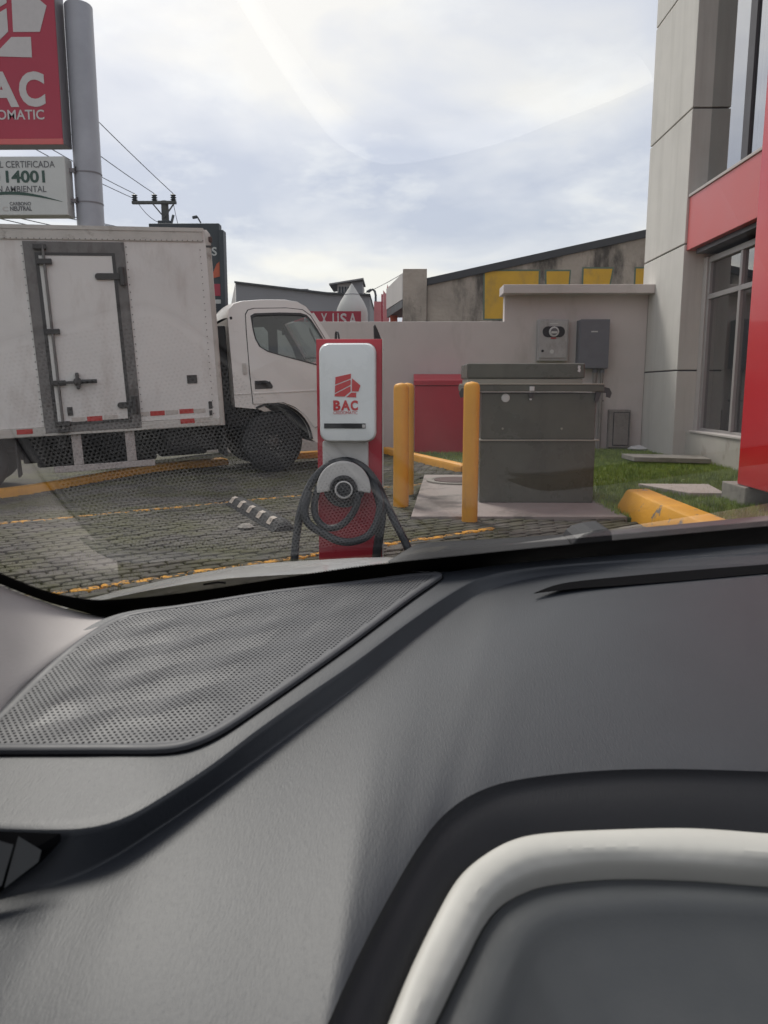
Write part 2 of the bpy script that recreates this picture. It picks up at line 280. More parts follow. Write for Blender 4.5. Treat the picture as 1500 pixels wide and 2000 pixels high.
def panel(outer, holes, a0, a1, plane='xz'):
    """sheet with window openings, from a0 to a1 along the third axis"""
    f = {'xz': lambda p, a: (p[0], a, p[1]), 'yz': lambda p, a: (a, p[0], p[1]), 'xy': lambda p, a: (p[0], p[1], a)}[plane]
    bm = bmesh.new(); ed = []
    for loop in [outer] + list(holes):
        vs_ = [bm.verts.new(f(p, a0)) for p in loop]
        ed += [bm.edges.new((vs_[i], vs_[(i + 1) % len(vs_)])) for i in range(len(vs_))]
    bmesh.ops.triangle_fill(bm, edges=ed, use_beauty=True)
    r = bmesh.ops.extrude_face_region(bm, geom=bm.faces[:])
    d = Vector(f((0, 0), a1)) - Vector(f((0, 0), a0))
    bmesh.ops.translate(bm, verts=[x for x in r['geom'] if isinstance(x, bmesh.types.BMVert)], vec=d)
    bm.verts.index_update(); b = B(); b.add([v.co[:] for v in bm.verts], [[v.index for v in q.verts] for q in bm.faces]); bm.free()
    return b

def obj(name, b, mat, parent=None, bevel=0, seg=2, smooth=False, kind=None, label=None, recalc=True, subsurf=0):
    me = bpy.data.meshes.new(name)
    bm = bmesh.new(); vs_ = [bm.verts.new(v) for v in b.v]
    for q, mi in zip(b.f, b.mi):
        try: fc = bm.faces.new([vs_[i] for i in q]); fc.material_index = mi
        except ValueError: pass
    if recalc: bmesh.ops.recalc_face_normals(bm, faces=bm.faces[:])
    if bevel:
        ee = [x for x in bm.edges if len(x.link_faces) == 2 and x.calc_face_angle(0) > 0.5]
        bmesh.ops.bevel(bm, geom=ee, offset=bevel, segments=seg, affect='EDGES', profile=0.5, clamp_overlap=True)
    if smooth:
        for q in bm.faces: q.smooth = True
        for x in bm.edges:
            if len(x.link_faces) == 2 and x.calc_face_angle(0) > 0.7: x.smooth = False
    bm.to_mesh(me); bm.free()
    o = bpy.data.objects.new(name, me); COL.objects.link(o)
    for m_ in (mat if isinstance(mat, (list, tuple)) else [mat]): me.materials.append(m_)
    if parent: o.parent = parent
    if kind: o['kind'] = kind
    if label: o['label'] = label
    if subsurf:
        sm = o.modifiers.new('smooth', 'SUBSURF'); sm.levels = subsurf; sm.render_levels = subsurf
    return o

def tag(o, label, cat, group=None):
    o['label'] = label; o['category'] = cat
    if group: o['group'] = group
    return o

def thing(name, label, cat, loc=(0, 0, 0), rot=(0, 0, 0), group=None):
    o = bpy.data.objects.new(name, None); COL.objects.link(o); o.location = loc; o.rotation_euler = rot; o.empty_display_size = .1
    return tag(o, label, cat, group)

def structure(o): o['kind'] = 'structure'; return o

def text(s, x0, x1, z0, z1, y, depth=.004, weight=.0, spacing=1.0, shear=0.0):
    """flat lettering fitted to a rectangle on a face that looks to -y"""
    cu = bpy.data.curves.new('t', 'FONT'); cu.body = s; cu.size = 1; cu.offset = weight; cu.space_character = spacing; cu.shear = shear; cu.resolution_u = 4
    o = bpy.data.objects.new('t', cu); COL.objects.link(o)
    dg = bpy.context.evaluated_depsgraph_get(); me = bpy.data.meshes.new_from_object(o.evaluated_get(dg))
    xs = [v.co.x for v in me.vertices]; ys = [v.co.y for v in me.vertices]; ax, bx, ay, by = min(xs), max(xs), min(ys), max(ys)
    b = B(); V = [(x0 + (v.co.x - ax) / (bx - ax) * (x1 - x0), y - depth, z0 + (v.co.y - ay) / (by - ay) * (z1 - z0)) for v in me.vertices]
    b.add(V, [list(p.vertices) for p in me.polygons])
    bpy.data.objects.remove(o); bpy.data.curves.remove(cu); bpy.data.meshes.remove(me)
    return b

def crom(pts, n):
    """smooth curve through points, resampled evenly to n points"""
    P = [Vector(p) for p in pts]; Q = [2 * P[0] - P[1]] + P + [2 * P[-1] - P[-2]]; d = []
    for i in range(1, len(Q) - 2):
        for j in range(12):
            t = j / 12; a, b_, c, e_ = Q[i - 1:i + 3]
            d.append(.5 * ((2 * b_) + (c - a) * t + (2 * a - 5 * b_ + 4 * c - e_) * t * t + (3 * b_ - a - 3 * c + e_) * t ** 3))
    d.append(P[-1]); L = [0]
    for i in range(1, len(d)): L.append(L[-1] + (d[i] - d[i - 1]).length)
    out = []; j = 0
    for i in range(n):
        s = L[-1] * i / (n - 1)
        while j < len(L) - 2 and L[j + 1] < s: j += 1
        out.append(d[j].lerp(d[j + 1], min(1, (s - L[j]) / max(1e-9, L[j + 1] - L[j]))))
    return out

def rrect(x0, x1, z0, z1, r, n=6):
    p = []
    for cx, cz, a in ((x1 - r, z0 + r, -90), (x1 - r, z1 - r, 0), (x0 + r, z1 - r, 90), (x0 + r, z0 + r, 180)):
        p += [(cx + r * math.cos(R(a + 90 * i / n)), cz + r * math.sin(R(a + 90 * i / n))) for i in range(n + 1)]
    return p

def inside(p, poly):
    c = False; x, y = p[0], p[1]; j = len(poly) - 1
    for i in range(len(poly)):
        xi, yi = poly[i][0], poly[i][1]; xj, yj = poly[j][0], poly[j][1]
        if (yi > y) != (yj > y) and x < (xj - xi) * (y - yi) / (yj - yi) + xi: c = not c
        j = i
    return c

def sst(a, b, x):
    t = max(0, min(1, (x - a) / (b - a))); return t * t * (3 - 2 * t)

def gz(x, y):
    """the yard falls away a little to the left, where the truck's rear axle stands"""
    return -0.16 * sst(2.9, 4.7, -x) * sst(6.0, 7.8, y)

# ------------------------------------------------------------------ ground, paving, lawn
random.seed(7)
xs = [-400, -150, -60, -30, -15] + [-10 + .4 * i for i in range(51)] + [15, 30, 60, 150, 400]
ys = [-400, -100, -30, -10, -4] + [-2 + .4 * i for i in range(46)] + [22, 40, 80, 160, 600]
b = B(); b.loft([[(x, y, gz(x, y) - .05) for x in xs] for y in ys])
structure(obj('ground', b, M['soil'], smooth=True))

UD = Vector((math.cos(R(37)), math.sin(R(37)), 0)); VD = Vector((-UD.y, UD.x, 0))
PAD = [(.13, 6.44), (1.97, 6.46), (1.85, 9.6), (.36, 9.6)]
def yard(x, y):
    if y < 2.3 or x < -7.2 or x > 3.2 or y > 13.3: return False
    if y > 8.70 + 1.09 * (x + 4.58): return False
    if x > -.16 + (13.05 - y) * .364 - .05 and y > 9.3: return False
    if x > 1.95 + .25 * (6.4 - y) and y > 5.2: return False
    if x > 2.0 and y > 3: return x < 2.25 + .3 * (6.4 - y)
    return not inside((x, y), PAD)
PL, PW, PC, PG = .17, .085, .022, .008
def paver_verts(h=.05):
    l, w, c = PL / 2 - PG / 2, PW / 2 - PG / 2, PC
    ring = lambda i, z: [(x * 1, y * 1, z) for x, y in ((-l + c + i * .4, -w + i), (l - c - i * .4, -w + i), (l - i, -w + c * .8 + i * .4), (l - i, w - c * .8 - i * .4), (l - c - i * .4, w - i), (-l + c + i * .4, w - i), (-l + i, w - c * .8 - i * .4), (-l + i, -w + c * .8 + i * .4))]
    return ring(0, -h) + ring(0, -.008) + ring(.007, 0)
pv = paver_verts(); pf = [(i + k * 8, (i + 1) % 8 + k * 8, (i + 1) % 8 + 8 + k * 8, i + 8 + k * 8) for k in range(2) for i in range(8)] + [tuple(range(16, 24))]
def to_cam(p):
    v = cam_inv @ Vector(p); return (750 + 1500 * v.x / -v.z, 1000 - 1500 * v.y / -v.z) if v.z < 0 else (-9999, 0)
bpy.context.view_layer.update(); cam_inv = cam.matrix_world.inverted()
cells = []
for j in range(-140, 180):
    for i in range(-90, 95):
        c = UD * ((i + (j % 2) * .5) * PL) + VD * (j * PW)
        if not yard(c.x, c.y): continue
        line = abs((c - Vector((-2.2, 6.96, 0))).dot(VD)) < PW * .5 or abs((c - Vector((-.75, 4.85, 0))).dot(VD)) < PW * .5
        u, v = to_cam((c.x, c.y, 0)); seen = -20 < u < 1000 and v < 1175 and not (600 < u < 745)
        cells.append((c, line and -4.2 < c.x < .75, seen))
cells.sort(key=lambda q: (not q[2], q[0].length))
paving_bed = structure(obj('parking_yard', B().loft([[(x, y, gz(x, y) - .028 + .006 * noise.noise((x * 3, y * 3, 0))) for x in [-7.4 + .12 * i for i in range(92)]] for y in [2 + .12 * k for k in range(95)]]), M['soil'], smooth=True))
pme = {}
for key in ('paver', 'paver_paint'):
    me = bpy.data.meshes.new('paver'); me.from_pydata(pv, [], pf); me.update(); me.materials.append(M[key]); pme[key] = me
rest = B()
for idx, (c, line, seen) in enumerate(cells):
    z = gz(c.x, c.y) + random.uniform(-.006, .003); tx, ty = random.uniform(-.02, .02), random.uniform(-.02, .02); rz = R(37) + random.uniform(-.015, .015)
    if idx < 300:
        o = bpy.data.objects.new('paver', pme['paver_paint' if line else 'paver']); COL.objects.link(o)
        o.parent = paving_bed; o.location = (c.x, c.y, z); o.rotation_euler = (tx, ty, rz)
    else:
        m4 = Matrix.Translation((c.x, c.y, z)) @ Matrix.Rotation(rz, 4, 'Z') @ Matrix.Rotation(tx, 4, 'X') @ Matrix.Rotation(ty, 4, 'Y')
        rest.add([m4 @ Vector(p) for p in pv], pf, 1 if line else 0)
obj('far_pavers', rest, [M['paver'], M['paver_paint']], paving_bed, kind='stuff', recalc=False)

def blades(name, mat, spots, hmin, hmax, w, parent=None):
    g = B()
    for x, y, z in spots:
        a = random.uniform(0, 6.28); h = random.uniform(hmin, hmax); l = random.uniform(0, .7) * h; ca, sa = math.cos(a), math.sin(a); q = random.uniform(0, 6.28)
        g.add([(x - ca * w, y - sa * w, z), (x + ca * w, y + sa * w, z), (x + math.cos(q) * l, y + math.sin(q) * l, z + h)], [(0, 1, 2)])
    return obj(name, g, mat, parent, kind='stuff', recalc=False)
LAWN1 = [(1.97, 6.46), (2.35, 6.0), (4.6, 4.0), (4.62, 13.65), (1.0, 13.65), (1.2, 9.7), (1.85, 9.6)]
LAWN2 = [(-.05, 13.65), (.98, 10.1), (.95, 9.62), (1.3, 9.62), (1.9, 13.65)]
for poly in (LAWN1,):
    b = B(); b.prism(poly, -.04, .012, 'xy'); structure(obj('lawn', b, M['lawn']))
b = B(); b.prism([(p[0], p[1]) for p in LAWN2[:2]] + [(.95, 9.62), (1.19, 9.65), (.99, 13.65)], -.04, .006, 'xy'); structure(obj('lawn', b, M['lawn']))
sp = []
def rnd_in(poly, n):
    x0, x1 = min(p[0] for p in poly), max(p[0] for p in poly); y0, y1 = min(p[1] for p in poly), max(p[1] for p in poly); out = []
    while len(out) < n:
        q = (random.uniform(x0, x1), random.uniform(y0, y1))
        if inside(q, poly): out.append(q)
    return out
sp = [(x, y, .01) for x, y in rnd_in([(1.9, 6.5), (2.5, 6.2), (3.6, 6.0), (4.5, 8), (4.6, 12.0), (4.3, 13.6), (1.9, 13.6)], 52000)] + [(x, y, .004) for x, y in rnd_in(LAWN2, 5000)]
tag(blades('lawn_grass', M['blade'], sp, .02, .065, .004), 'short green grass around the cabinet and bank wall', 'grass')
sp = []
for c, line, seen in cells[:1500]:
    if noise.noise((c.x * 1.1 + 3, c.y * 1.1, 0)) > -.05 or c.length < 5:
        for k in range(22):
            t = random.choice((-1, 1)); p = c + UD * (t * PL / 2 + random.gauss(0, .045)) + VD * random.uniform(-.06, .06); sp.append((p.x, p.y, gz(p.x, p.y) - .02))
for k in range(9000):   # weeds along the kerbs
    if k % 3: x = random.uniform(-5.2, -.3); y = 8.76 + 1.09 * (x + 4.58) + random.choice((random.uniform(.12, 1.6), random.uniform(-.2, -.08)))
    else: t = random.random(); x = -.2 + 1.05 * t + random.uniform(-.5, -.02); y = 13.1 - 2.9 * t + random.uniform(-.1, .1)
    if y < 13.5: sp.append((x, y, gz(x, y) - .03))
tag(blades('weeds', M['moss'], sp, .018, .042, .003), 'weeds and moss in paver joints and along the yellow kerb', 'weeds')
b = B().prism(PAD, -.05, .02, 'xy'); structure(obj('concrete_pad', b, M['pad'], bevel=.006))

# ------------------------------------------------------------------ kerbs
def kerb_mesh(path, w=.15, h=.105, r=.05):
    prof = [(-w / 2, -.06), (-w / 2, h - r), (-w / 2 + r * .3, h - r * .3), (-w / 2 + r, h), (w / 2 - r, h), (w / 2 - r * .3, h - r * .3), (w / 2, h - r), (w / 2, -.06)]
    rows = []
    for i, p in enumerate(path):
        d = (Vector(path[min(i + 1, len(path) - 1)]) - Vector(path[max(0, i - 1)])).normalized(); n = Vector((-d.y, d.x, 0))
        k = .55 if i in (0, len(path) - 1) else 1
        rows.append([(p[0] + n.x * a * k, p[1] + n.y * a * k, gz(p[0], p[1]) + (c if c < 0 else c * (k ** .5))) for a, c in prof])
    q = B().loft(rows); n = len(prof); q.f.append(tuple(range(n))); q.f.append(tuple(range(len(q.v) - n, len(q.v)))); q.mi += [0, 0]; return q
def line(a, b_, n=14): return [Vector(a).lerp(Vector(b_), t) for t in [0, .015] + [i / n for i in range(1, n)] + [.985, 1]]
tag(obj('kerb', kerb_mesh(line((-6.6, 6.56, 0), (-2.45, 11.08, 0), 20)), M['yellow'], smooth=True), 'long yellow painted kerb running under the white truck', 'kerb')
tag(obj('kerb', kerb_mesh(line((-1.75, 11.85, 0), (-.2, 13.2, 0))), M['yellow'], smooth=True), 'yellow kerb along the wall, behind the truck front and charger', 'kerb')
tag(obj('kerb', kerb_mesh(line((-.16, 13.1, 0), (.9, 10.15, 0))), M['yellow'], smooth=True), 'yellow kerb slanting from the wall towards the green cabinet', 'kerb')

def kerb_end():
    prof = [(-.17, -.03), (-.16, .11), (-.10, .205), (-.07, .215), (.08, .212), (.11, .205), (.165, .10), (.175, -.03)]
    rows = []; a = Vector((2.16, 6.78, 0)); c = Vector((2.20, 4.6, 0)); d = (c - a).normalized(); n = Vector((-d.y, d.x, 0))
    for t, k, hk in ((-.26, .72, .04), (-.245, .76, .14), (-.03, .97, .96), (.0, 1, 1), (.5, 1, .98), (1.1, 1, .97), (2.1, 1, .97)):
        rows.append([tuple(a + d * t - n * (x * k) + Vector((0, 0, z * hk if z > 0 else z))) for x, z in prof])
    q = B().loft(rows); q.f.append(tuple(range(8))); q.f.append(tuple(range(len(q.v) - 8, len(q.v)))); q.mi += [0, 0]; return q
tag(obj('kerb_end', kerb_end(), M['yellow_worn'], bevel=.018, seg=3, smooth=True), 'thick rounded yellow kerb end with flaked paint on the lawn edge', 'kerb')

# ------------------------------------------------------------------ boundary wall, cabinets on it
WY = 13.65
w = thing('boundary_wall', 'plain grey plastered yard wall with raised right part and slab canopy', 'wall', (0, WY, 0))
obj('wall', B().prism([(-5.2, -.05), (4.325, -.05), (4.325, 2.80), (1.868, 2.80), (1.868, 2.228), (-5.2, 2.228)], 0, .2), M['wall'], w, bevel=.008)
obj('canopy_slab', B().box(1.80, 4.327, -.32, .22, 2.66, 2.805), M['wall'], w, bevel=.01)

t = thing('meter_box', 'light grey electricity meter box with dark oval window', 'meter box', (2.69, WY - .003, 0))
obj('case', B().box(-.262, .262, -.16, 0, 1.55, 2.25), M['meter_grey'], t, bevel=.015)
obj('lid_door', B().box(-.235, .235, -.178, -.162, 1.60, 2.22), M['meter_grey'], t, bevel=.008)
obj('viewing_window', B().prism(rrect(-.19, .19, 1.95, 2.13, .088), -.184, -.179), M['black'], t)
o = obj('meter_dial', B().lathe([(.085, -.182), (.085, -.215), (.075, -.222)], (0, 0, 2.04), 20, 'y'), M['sign_white'], t)
obj('dial_plate', B().lathe([(.06, -.2225), (.06, -.225)], (0, 0, 2.04), 20, 'y'), M['print_grey'], o)
obj('reading_label', B().box(-.05, .05, -.23, -.226, 2.01, 2.045), M['sign_white'], o)
obj('name_strip', B().box(-.07, .07, -.182, -.1785, 2.165, 2.185), M['sign_white'], t)
obj('red_seal', B().box(-.05, .04, -.19, -.1785, 1.925, 1.942), M['tape_red'], t)
obj('lock', B().lathe([(.022, -.178), (.02, -.195)], (-.18, 0, 1.72), 10, 'y'), M['black'], t)
obj('sticker', B().lathe([(.035, -.1785), (.035, -.181)], (-.02, 0, 1.71), 14, 'y'), M['sign_white'], t)
t = thing('breaker_box', 'dark grey breaker box with small white label, right of the meter box', 'electrical box', (3.37, WY - .003, 0))
obj('case', B().box(-.255, .26, -.2, 0, 1.42, 2.235), M['cab_grey'], t, bevel=.01)
obj('door', B().box(-.235, .262, -.215, -.202, 1.43, 2.245), M['cab_grey'], t, bevel=.006)
obj('label_plate', B().box(-.05, .06, -.219, -.2155, 2.03, 2.05), M['sign_white'], t)
for px, r in ((.07, .035), (.19, .03)):
    obj('conduit', B().tube([(px, -.1, 1.42), (px, -.1, 1.36), (px, -.1, .05)], r, 12), M['util'], t, smooth=True)
    obj('conduit_fitting', B().lathe([(r + .012, 0), (r + .012, .06)], (px, -.1, 1.355), 14), M['cab_grey'], t)
obj('conduit_clip', B().box(.0, .24, -.11, -.06, .86, .89), M['steel'], t)
t = thing('utility_box', 'small stained grey utility box at the foot of the wall', 'utility box', (3.90, WY - .003, 0))
obj('case', B().box(-.185, .185, -.14, 0, .06, .72), M['util'], t, bevel=.012)
obj('door', B().box(-.105, .15, -.152, -.142, .11, .665), M['util'], t, bevel=.006)
obj('door_gap', B().prism(rrect(-.118, .163, .098, .678, .004, 1), -.144, -.1405), M['chassis'], t)
b = B(); prof = [(0, -.02), (.06, 0), (.11, .03), (.10, .07), (.05, .10), (.0, .11)]
for k, (r_, h_) in enumerate(prof[1:-1]): pass
b.lathe([(.02, 0), (.10, .01), (.13, .045), (.09, .085), (.02, .10)], (0, 0, 0), 14)
b.v = [(x * (1 + .35 * noise.noise((x * 20, y * 20, z * 20))) * 1.3, y * (1 + .35 * noise.noise((y * 22, x * 20, 3))), z * (1 + .3 * noise.noise((x * 15, 5, y * 15)))) for x, y, z in b.v]
o = tag(obj('plastic_bag', b, M['bag'], smooth=True), 'crumpled white plastic bag on the grass by the wall', 'bag'); o.location = (4.18, 13.35, .012)

# ------------------------------------------------------------------ bank building
bk = thing('bank_building', 'grey and red bank building at the right with tall windows', 'building', (0, 0, 0))
XF, YN, YB = 4.33, 12.1, 14.0
lev = [-.05, 1.36, 3.23, 5.14, 7.0, 8.9]
for i in range(5):
    obj('wall_panel', B().box(XF, XF + .6, YN, YB, lev[i] + (.012 if i else 0), lev[i + 1] - .012), M['bank'], bk, bevel=.008)
obj('wall_core', B().box(XF + .03, XF + .58, YN + .03, YB - .03, 0, 8.9), M['dark_frame'], bk)
obj('rear_wall', B().box(XF + .62, 12, 13.2, 14, -.05, 8.9), M['bank_return'], bk)
obj('plinth', B().box(4.52, 4.86, 4.5, YN - .003, -.05, .42), M['bank_low'], bk, bevel=.01)
obj('reveal', B().box(4.63, 4.93, YN - .16, YN - .004, .425, 3.02), M['bank_return'], bk)
# lower window: frame bars and panes
XW = 4.66
lw = obj('lower_window', B().box(XW, XW + .05, 5.5, YN - .165, .43, .49), M['alu'], bk, bevel=.004)
obj('window_sill', B().box(4.50, XW, 5.5, YN - .17, .424, .455), M['bank_return'], lw, bevel=.005)
obj('transom', B().box(XW - .01, XW + .06, 5.5, YN - .17, 2.40, 2.47), M['alu'], lw, bevel=.004)
obj('head_frame', B().box(XW - .02, XW + .06, 5.5, YN - .168, 2.93, 3.01), M['alu'], lw, bevel=.004)
ym = [YN - .17, 10.86, 9.5, 8.2, 6.9, 5.5]
for i, y in enumerate(ym):
    obj('mullion', B().box(XW - .012, XW + .07, y - .07, y, .492, 2.398), M['alu'], lw, bevel=.004)
    obj('mullion', B().box(XW - .012, XW + .07, y - .07, y, 2.472, 2.928), M['alu'], lw, bevel=.004)
for i in range(len(ym) - 1):
    for z0, z1 in ((.49, 2.40), (2.47, 2.93)):
        obj('pane', B().add([(XW + .03, ym[i + 1], z0), (XW + .03, ym[i] - .07, z0), (XW + .03, ym[i] - .07, z1), (XW + .03, ym[i + 1], z1)], [(0, 1, 2, 3)]), M['low_pane'], lw)
# rooms behind the glass
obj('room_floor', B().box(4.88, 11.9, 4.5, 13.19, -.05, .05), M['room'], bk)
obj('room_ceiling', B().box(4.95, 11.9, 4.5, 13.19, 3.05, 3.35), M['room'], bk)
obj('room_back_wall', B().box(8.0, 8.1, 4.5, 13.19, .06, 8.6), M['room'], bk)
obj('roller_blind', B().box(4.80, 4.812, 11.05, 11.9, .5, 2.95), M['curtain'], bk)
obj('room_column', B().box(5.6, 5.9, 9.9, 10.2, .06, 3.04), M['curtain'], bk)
# red band above and ledge
obj('red_band', B().box(4.362, 4.80, 5.0, YN - .003, 3.13, 3.89), M['red_band'], bk, bevel=.006)
obj('band_soffit', B().box(4.45, 4.80, 5.0, YN - .165, 3.06, 3.126), M['dark_frame'], bk)
obj('band_coping', B().box(4.345, 4.85, 5.0, YN - .002, 3.893, 3.935), M['bank_return'], bk, bevel=.006)
XU = 4.60
uw = obj('upper_window', B().box(XU - .02, XU + .08, 4.5, YN - .01, 3.94, 4.02), M['dark_frame'], bk)
for y0, y1 in ((10.72, 10.92), (9.5, 9.65), (8.1, 8.25), (6.8, 6.95), (5.5, 5.65)):
    obj('mullion', B().box(XU - .02, XU + .1, y0, y1, 4.022, 8.9), M['dark_frame'], uw, bevel=.004)
for y0, y1 in ((10.92, 12.095), (9.65, 10.72), (8.25, 9.5), (6.95, 8.1), (5.65, 6.8)):
    obj('pane', B().add([(XU + .01, y0, 4.02), (XU + .01, y1, 4.02), (XU + .01, y1, 8.9), (XU + .01, y0, 8.9)], [(0, 1, 2, 3)]), M['mirror_pane'], uw)
obj('roof_slab', B().box(XF - .05, 12.2, 4, 14.1, 8.91, 9.1), M['bank_return'], bk, bevel=.01)
# red clad portal standing in front of the facade
obj('red_portal', B().box(3.26, 4.30, 5.4, 7.34, .19, 5.2), M['red_panel'], bk, bevel=.012)
tag(obj('footing_block', B().box(3.235, 3.95, 7.10, 7.62, -.03, .187), M['concrete'], bevel=.012), 'rough concrete block under the corner of the red portal', 'block')
tag(obj('raised_slab', B().prism([(3.42, 11.05), (4.40, 10.75), (4.48, 11.35), (3.40, 11.62)], .05, .12, 'xy'), M['concrete'], bevel=.01), 'thin raised concrete slab on the grass beside the bank wall', 'slab')
tag(obj('flat_slab', B().prism([(2.66, 8.42), (3.42, 8.40), (3.30, 7.66), (2.95, 7.68)], -.02, .06, 'xy'), M['pad_plain'], bevel=.008), 'flat pale concrete slab in the lawn behind the kerb end', 'slab')

# ------------------------------------------------------------------ old warehouse and street behind the wall
t = thing('warehouse', 'old mould-stained warehouse with dark sloping fascia and yellow painted letters', 'building', (0, 18, 0))
obj('wall', B().prism([(.705, 0), (7.4, 0), (7.4, 4.75), (5.58, 4.41), (.705, 3.38)], 0, .25), M['old_wall'], t)
obj('fascia', B().prism([(.69, 3.375), (5.58, 4.405), (7.4, 4.76), (7.4, 4.93), (5.57, 4.575), (.69, 3.54)], -.06, .3), M['fascia'], t, bevel=.01)
obj('end_pier', B().box(.152, .69, -.12, .3, 0, 3.73), M['old_wall'], t, bevel=.01)
obj('roof', B().prism([(.69, 3.42), (7.4, 4.82), (7.4, 4.90), (.69, 3.5)], .31, 12), M['fascia'], t)
for poly in ([(2.0, 3.69), (3.21, 3.69), (3.21, 3.39), (2.45, 3.385), (2.45, 2.65), (2.015, 2.65)], [(3.385, 3.685), (3.90, 3.685), (3.86, 2.65), (3.43, 2.65)], [(4.22, 3.74), (4.86, 3.735), (4.76, 3.1), (4.5, 2.65), (4.22, 2.65)], [(5.39, 3.74), (6.0, 3.74), (6.0, 2.65), (5.39, 2.65)]):
    cx = sum(p[0] for p in poly) / len(poly); cz = sum(p[1] for p in poly) / len(poly)
    big = [(cx + (p[0] - cx) * 1.0 + (.035 if p[0] > cx else -.035), p[1] + (.035 if p[1] > cz else -.03)) for p in poly]
    ol = obj('letter_outline', B().prism(big, -.004, -.001), M['teal'], t); obj('painted_letter', B().prism(poly, -.008, -.005), M['old_yellow'], ol)

t = thing('shop_row', 'row of shop fronts with pale signboards behind the wall', 'building', (0, 0, 0))
obj('signboard', B().add([(.17, 22, 4.22), (-.40, 32, 5.02), (-.40, 32, 4.22), (.17, 22, 3.52), (.5, 22, 4.22), (.1, 32, 5.02), (.1, 32, 4.22), (.5, 22, 3.52)], [(0, 1, 2, 3), (4, 7, 6, 5), (0, 3, 7, 4), (1, 5, 6, 2), (0, 4, 5, 1), (3, 2, 6, 7)]), M['far_light'], t)
obj('awning', B().add([(.17, 22, 3.5), (-.38, 32, 4.2), (.5, 32, 4.2), (.5, 22, 3.5), (.17, 22, 3.3), (-.38, 32, 3.9), (.5, 32, 3.9), (.5, 22, 3.3)], [(0, 1, 2, 3), (4, 7, 6, 5), (0, 4, 5, 1), (0, 3, 7, 4), (1, 5, 6, 2)]), M['fascia'], t)
obj('wall', B().box(.2, 3, 22.1, 33, 0, 3.3), M['far_pink'], t)
obj('lower_signboard', B().box(-.95, -.62, 34, 34.3, 0, 4.75), M['far_pink'], t)
obj('red_post', B().box(-.63, -.56, 33.5, 33.7, 0, 5.0), M['banner'], t)
obj('flag_panel', B().prism([(-.55, 3.6), (-.30, 3.6), (-.24, 4.9), (-.36, 5.35), (-.42, 4.95), (-.54, 5.1)], 33, 33.15), M['far_pink'], t)
obj('orange_sign', B().box(-.22, .05, 29, 29.2, 3.2, 4.05), M['bill_or'], t)
t = thing('far_grey_building', 'long grey building with sloped roof far behind the truck', 'building', (0, 40, 0))
obj('wall', B().prism([(-8.11, 0), (-1.34, 0), (-1.34, 5.67), (-3.46, 5.75), (-8.11, 6.30)], 0, 9), M['far_grey'], t)
obj('side_wall', B().add([(-8.12, 0, 0), (-8.12, 0, 6.31), (-10.4, 9, 5.6), (-10.4, 9, 0)], [(0, 1, 2, 3)]), M['far_light'], t)
obj('roof_edge', B().prism([(-8.14, 6.30), (-3.46, 5.75), (-1.3, 5.67), (-1.3, 5.76), (-3.46, 5.84), (-8.14, 6.39)], -.15, 9.1), M['fascia'], t)
ph = obj('penthouse', B().box(-3.0, -1.72, .5, 3, 5.6, 6.36), M['far_light'], t)
obj('penthouse_roof', B().prism([(-3.4, 6.24), (-1.66, 6.50), (-1.66, 6.58), (-3.4, 6.31)], .2, 3.2), M['far_grey'], ph)
obj('penthouse_side', B().box(-2.3, -1.70, .42, .49, 5.62, 6.42), M['far_grey'], ph)
for i in range(4): obj('penthouse_window', B().box(-2.92 + i * .15, -2.84 + i * .15, .44, .5, 5.72, 6.18), M['bill'], ph)
obj('roof_vent', B().box(-5.0, -4.5, .5, 1, 5.8, 6.08), M['far_grey'], t); obj('panel_door', B().box(-4.2, -3.3, -.06, -.002, 3.5, 5.0), M['far_grey'], t)
t = thing('tent', 'white pointed tent top rising above the red banner', 'tent', (-1.955, 35, 0))
obj('canopy', B().lathe([(.70, 3.4), (.70, 4.35), (.66, 4.55), (.52, 4.85), (.33, 5.14), (.16, 5.40), (.02, 5.62)], (0, 0, 0), 28), M['tent'], t, smooth=True)
obj('seam_ring', B().lathe([(.335, 5.13), (.345, 5.15), (.325, 5.17)], (0, 0, 0), 28), M['far_grey'], t)
for q in range(6):
    a = q * math.pi / 3 + .3; obj('tent_pole', B().tube([(.66 * math.cos(a), .66 * math.sin(a), 0), (.66 * math.cos(a), .66 * math.sin(a), 3.5)], .04, 8), M['far_light'], t)
t = thing('red_banner', 'dark red banner with pale letters BI and X USA above the wall', 'sign', (0, 30, 0))
obj('banner_board', B().box(-3.9, -1.335, 0, .12, 3.3, 3.965), M['banner'], t)
obj('lettering', text('B', -3.50, -3.29, 3.44, 3.89, 0, weight=.02), M['print_white'], t); obj('lettering', text('I', -3.23, -3.17, 3.44, 3.89, 0, weight=.02), M['print_white'], t)
for c_, q0, q1 in (('X', -2.86, -2.62), ('U', -2.42, -2.18), ('S', -2.12, -1.88), ('A', -1.80, -1.50)): obj('lettering', text(c_, q0, q1, 3.44, 3.89, 0, weight=.02), M['print_white'], t)
obj('post', B().box(-3.8, -3.7, .13, .23, 0, 3.9), M['bill'], t); obj('post', B().box(-1.6, -1.5, .13, .23, 0, 3.9), M['bill'], t)
t = thing('street_light', 'dark curved street light beside the shop signs', 'lamp', (-.93, 36, 0))
obj('lamp_post', B().tube([(0, 0, 0), (0, 0, 5.25), (-.04, 0, 5.42), (-.14, 0, 5.5), (-.22, 0, 5.45)], .05, 8), M['bill'], t, smooth=True)
obj('lamp_head', B().tube([(-.2, 0, 5.5), (-.3, 0, 5.42), (-.42, 0, 5.40)], [.05, .08, .04], 8), M['bill'], t, smooth=True)

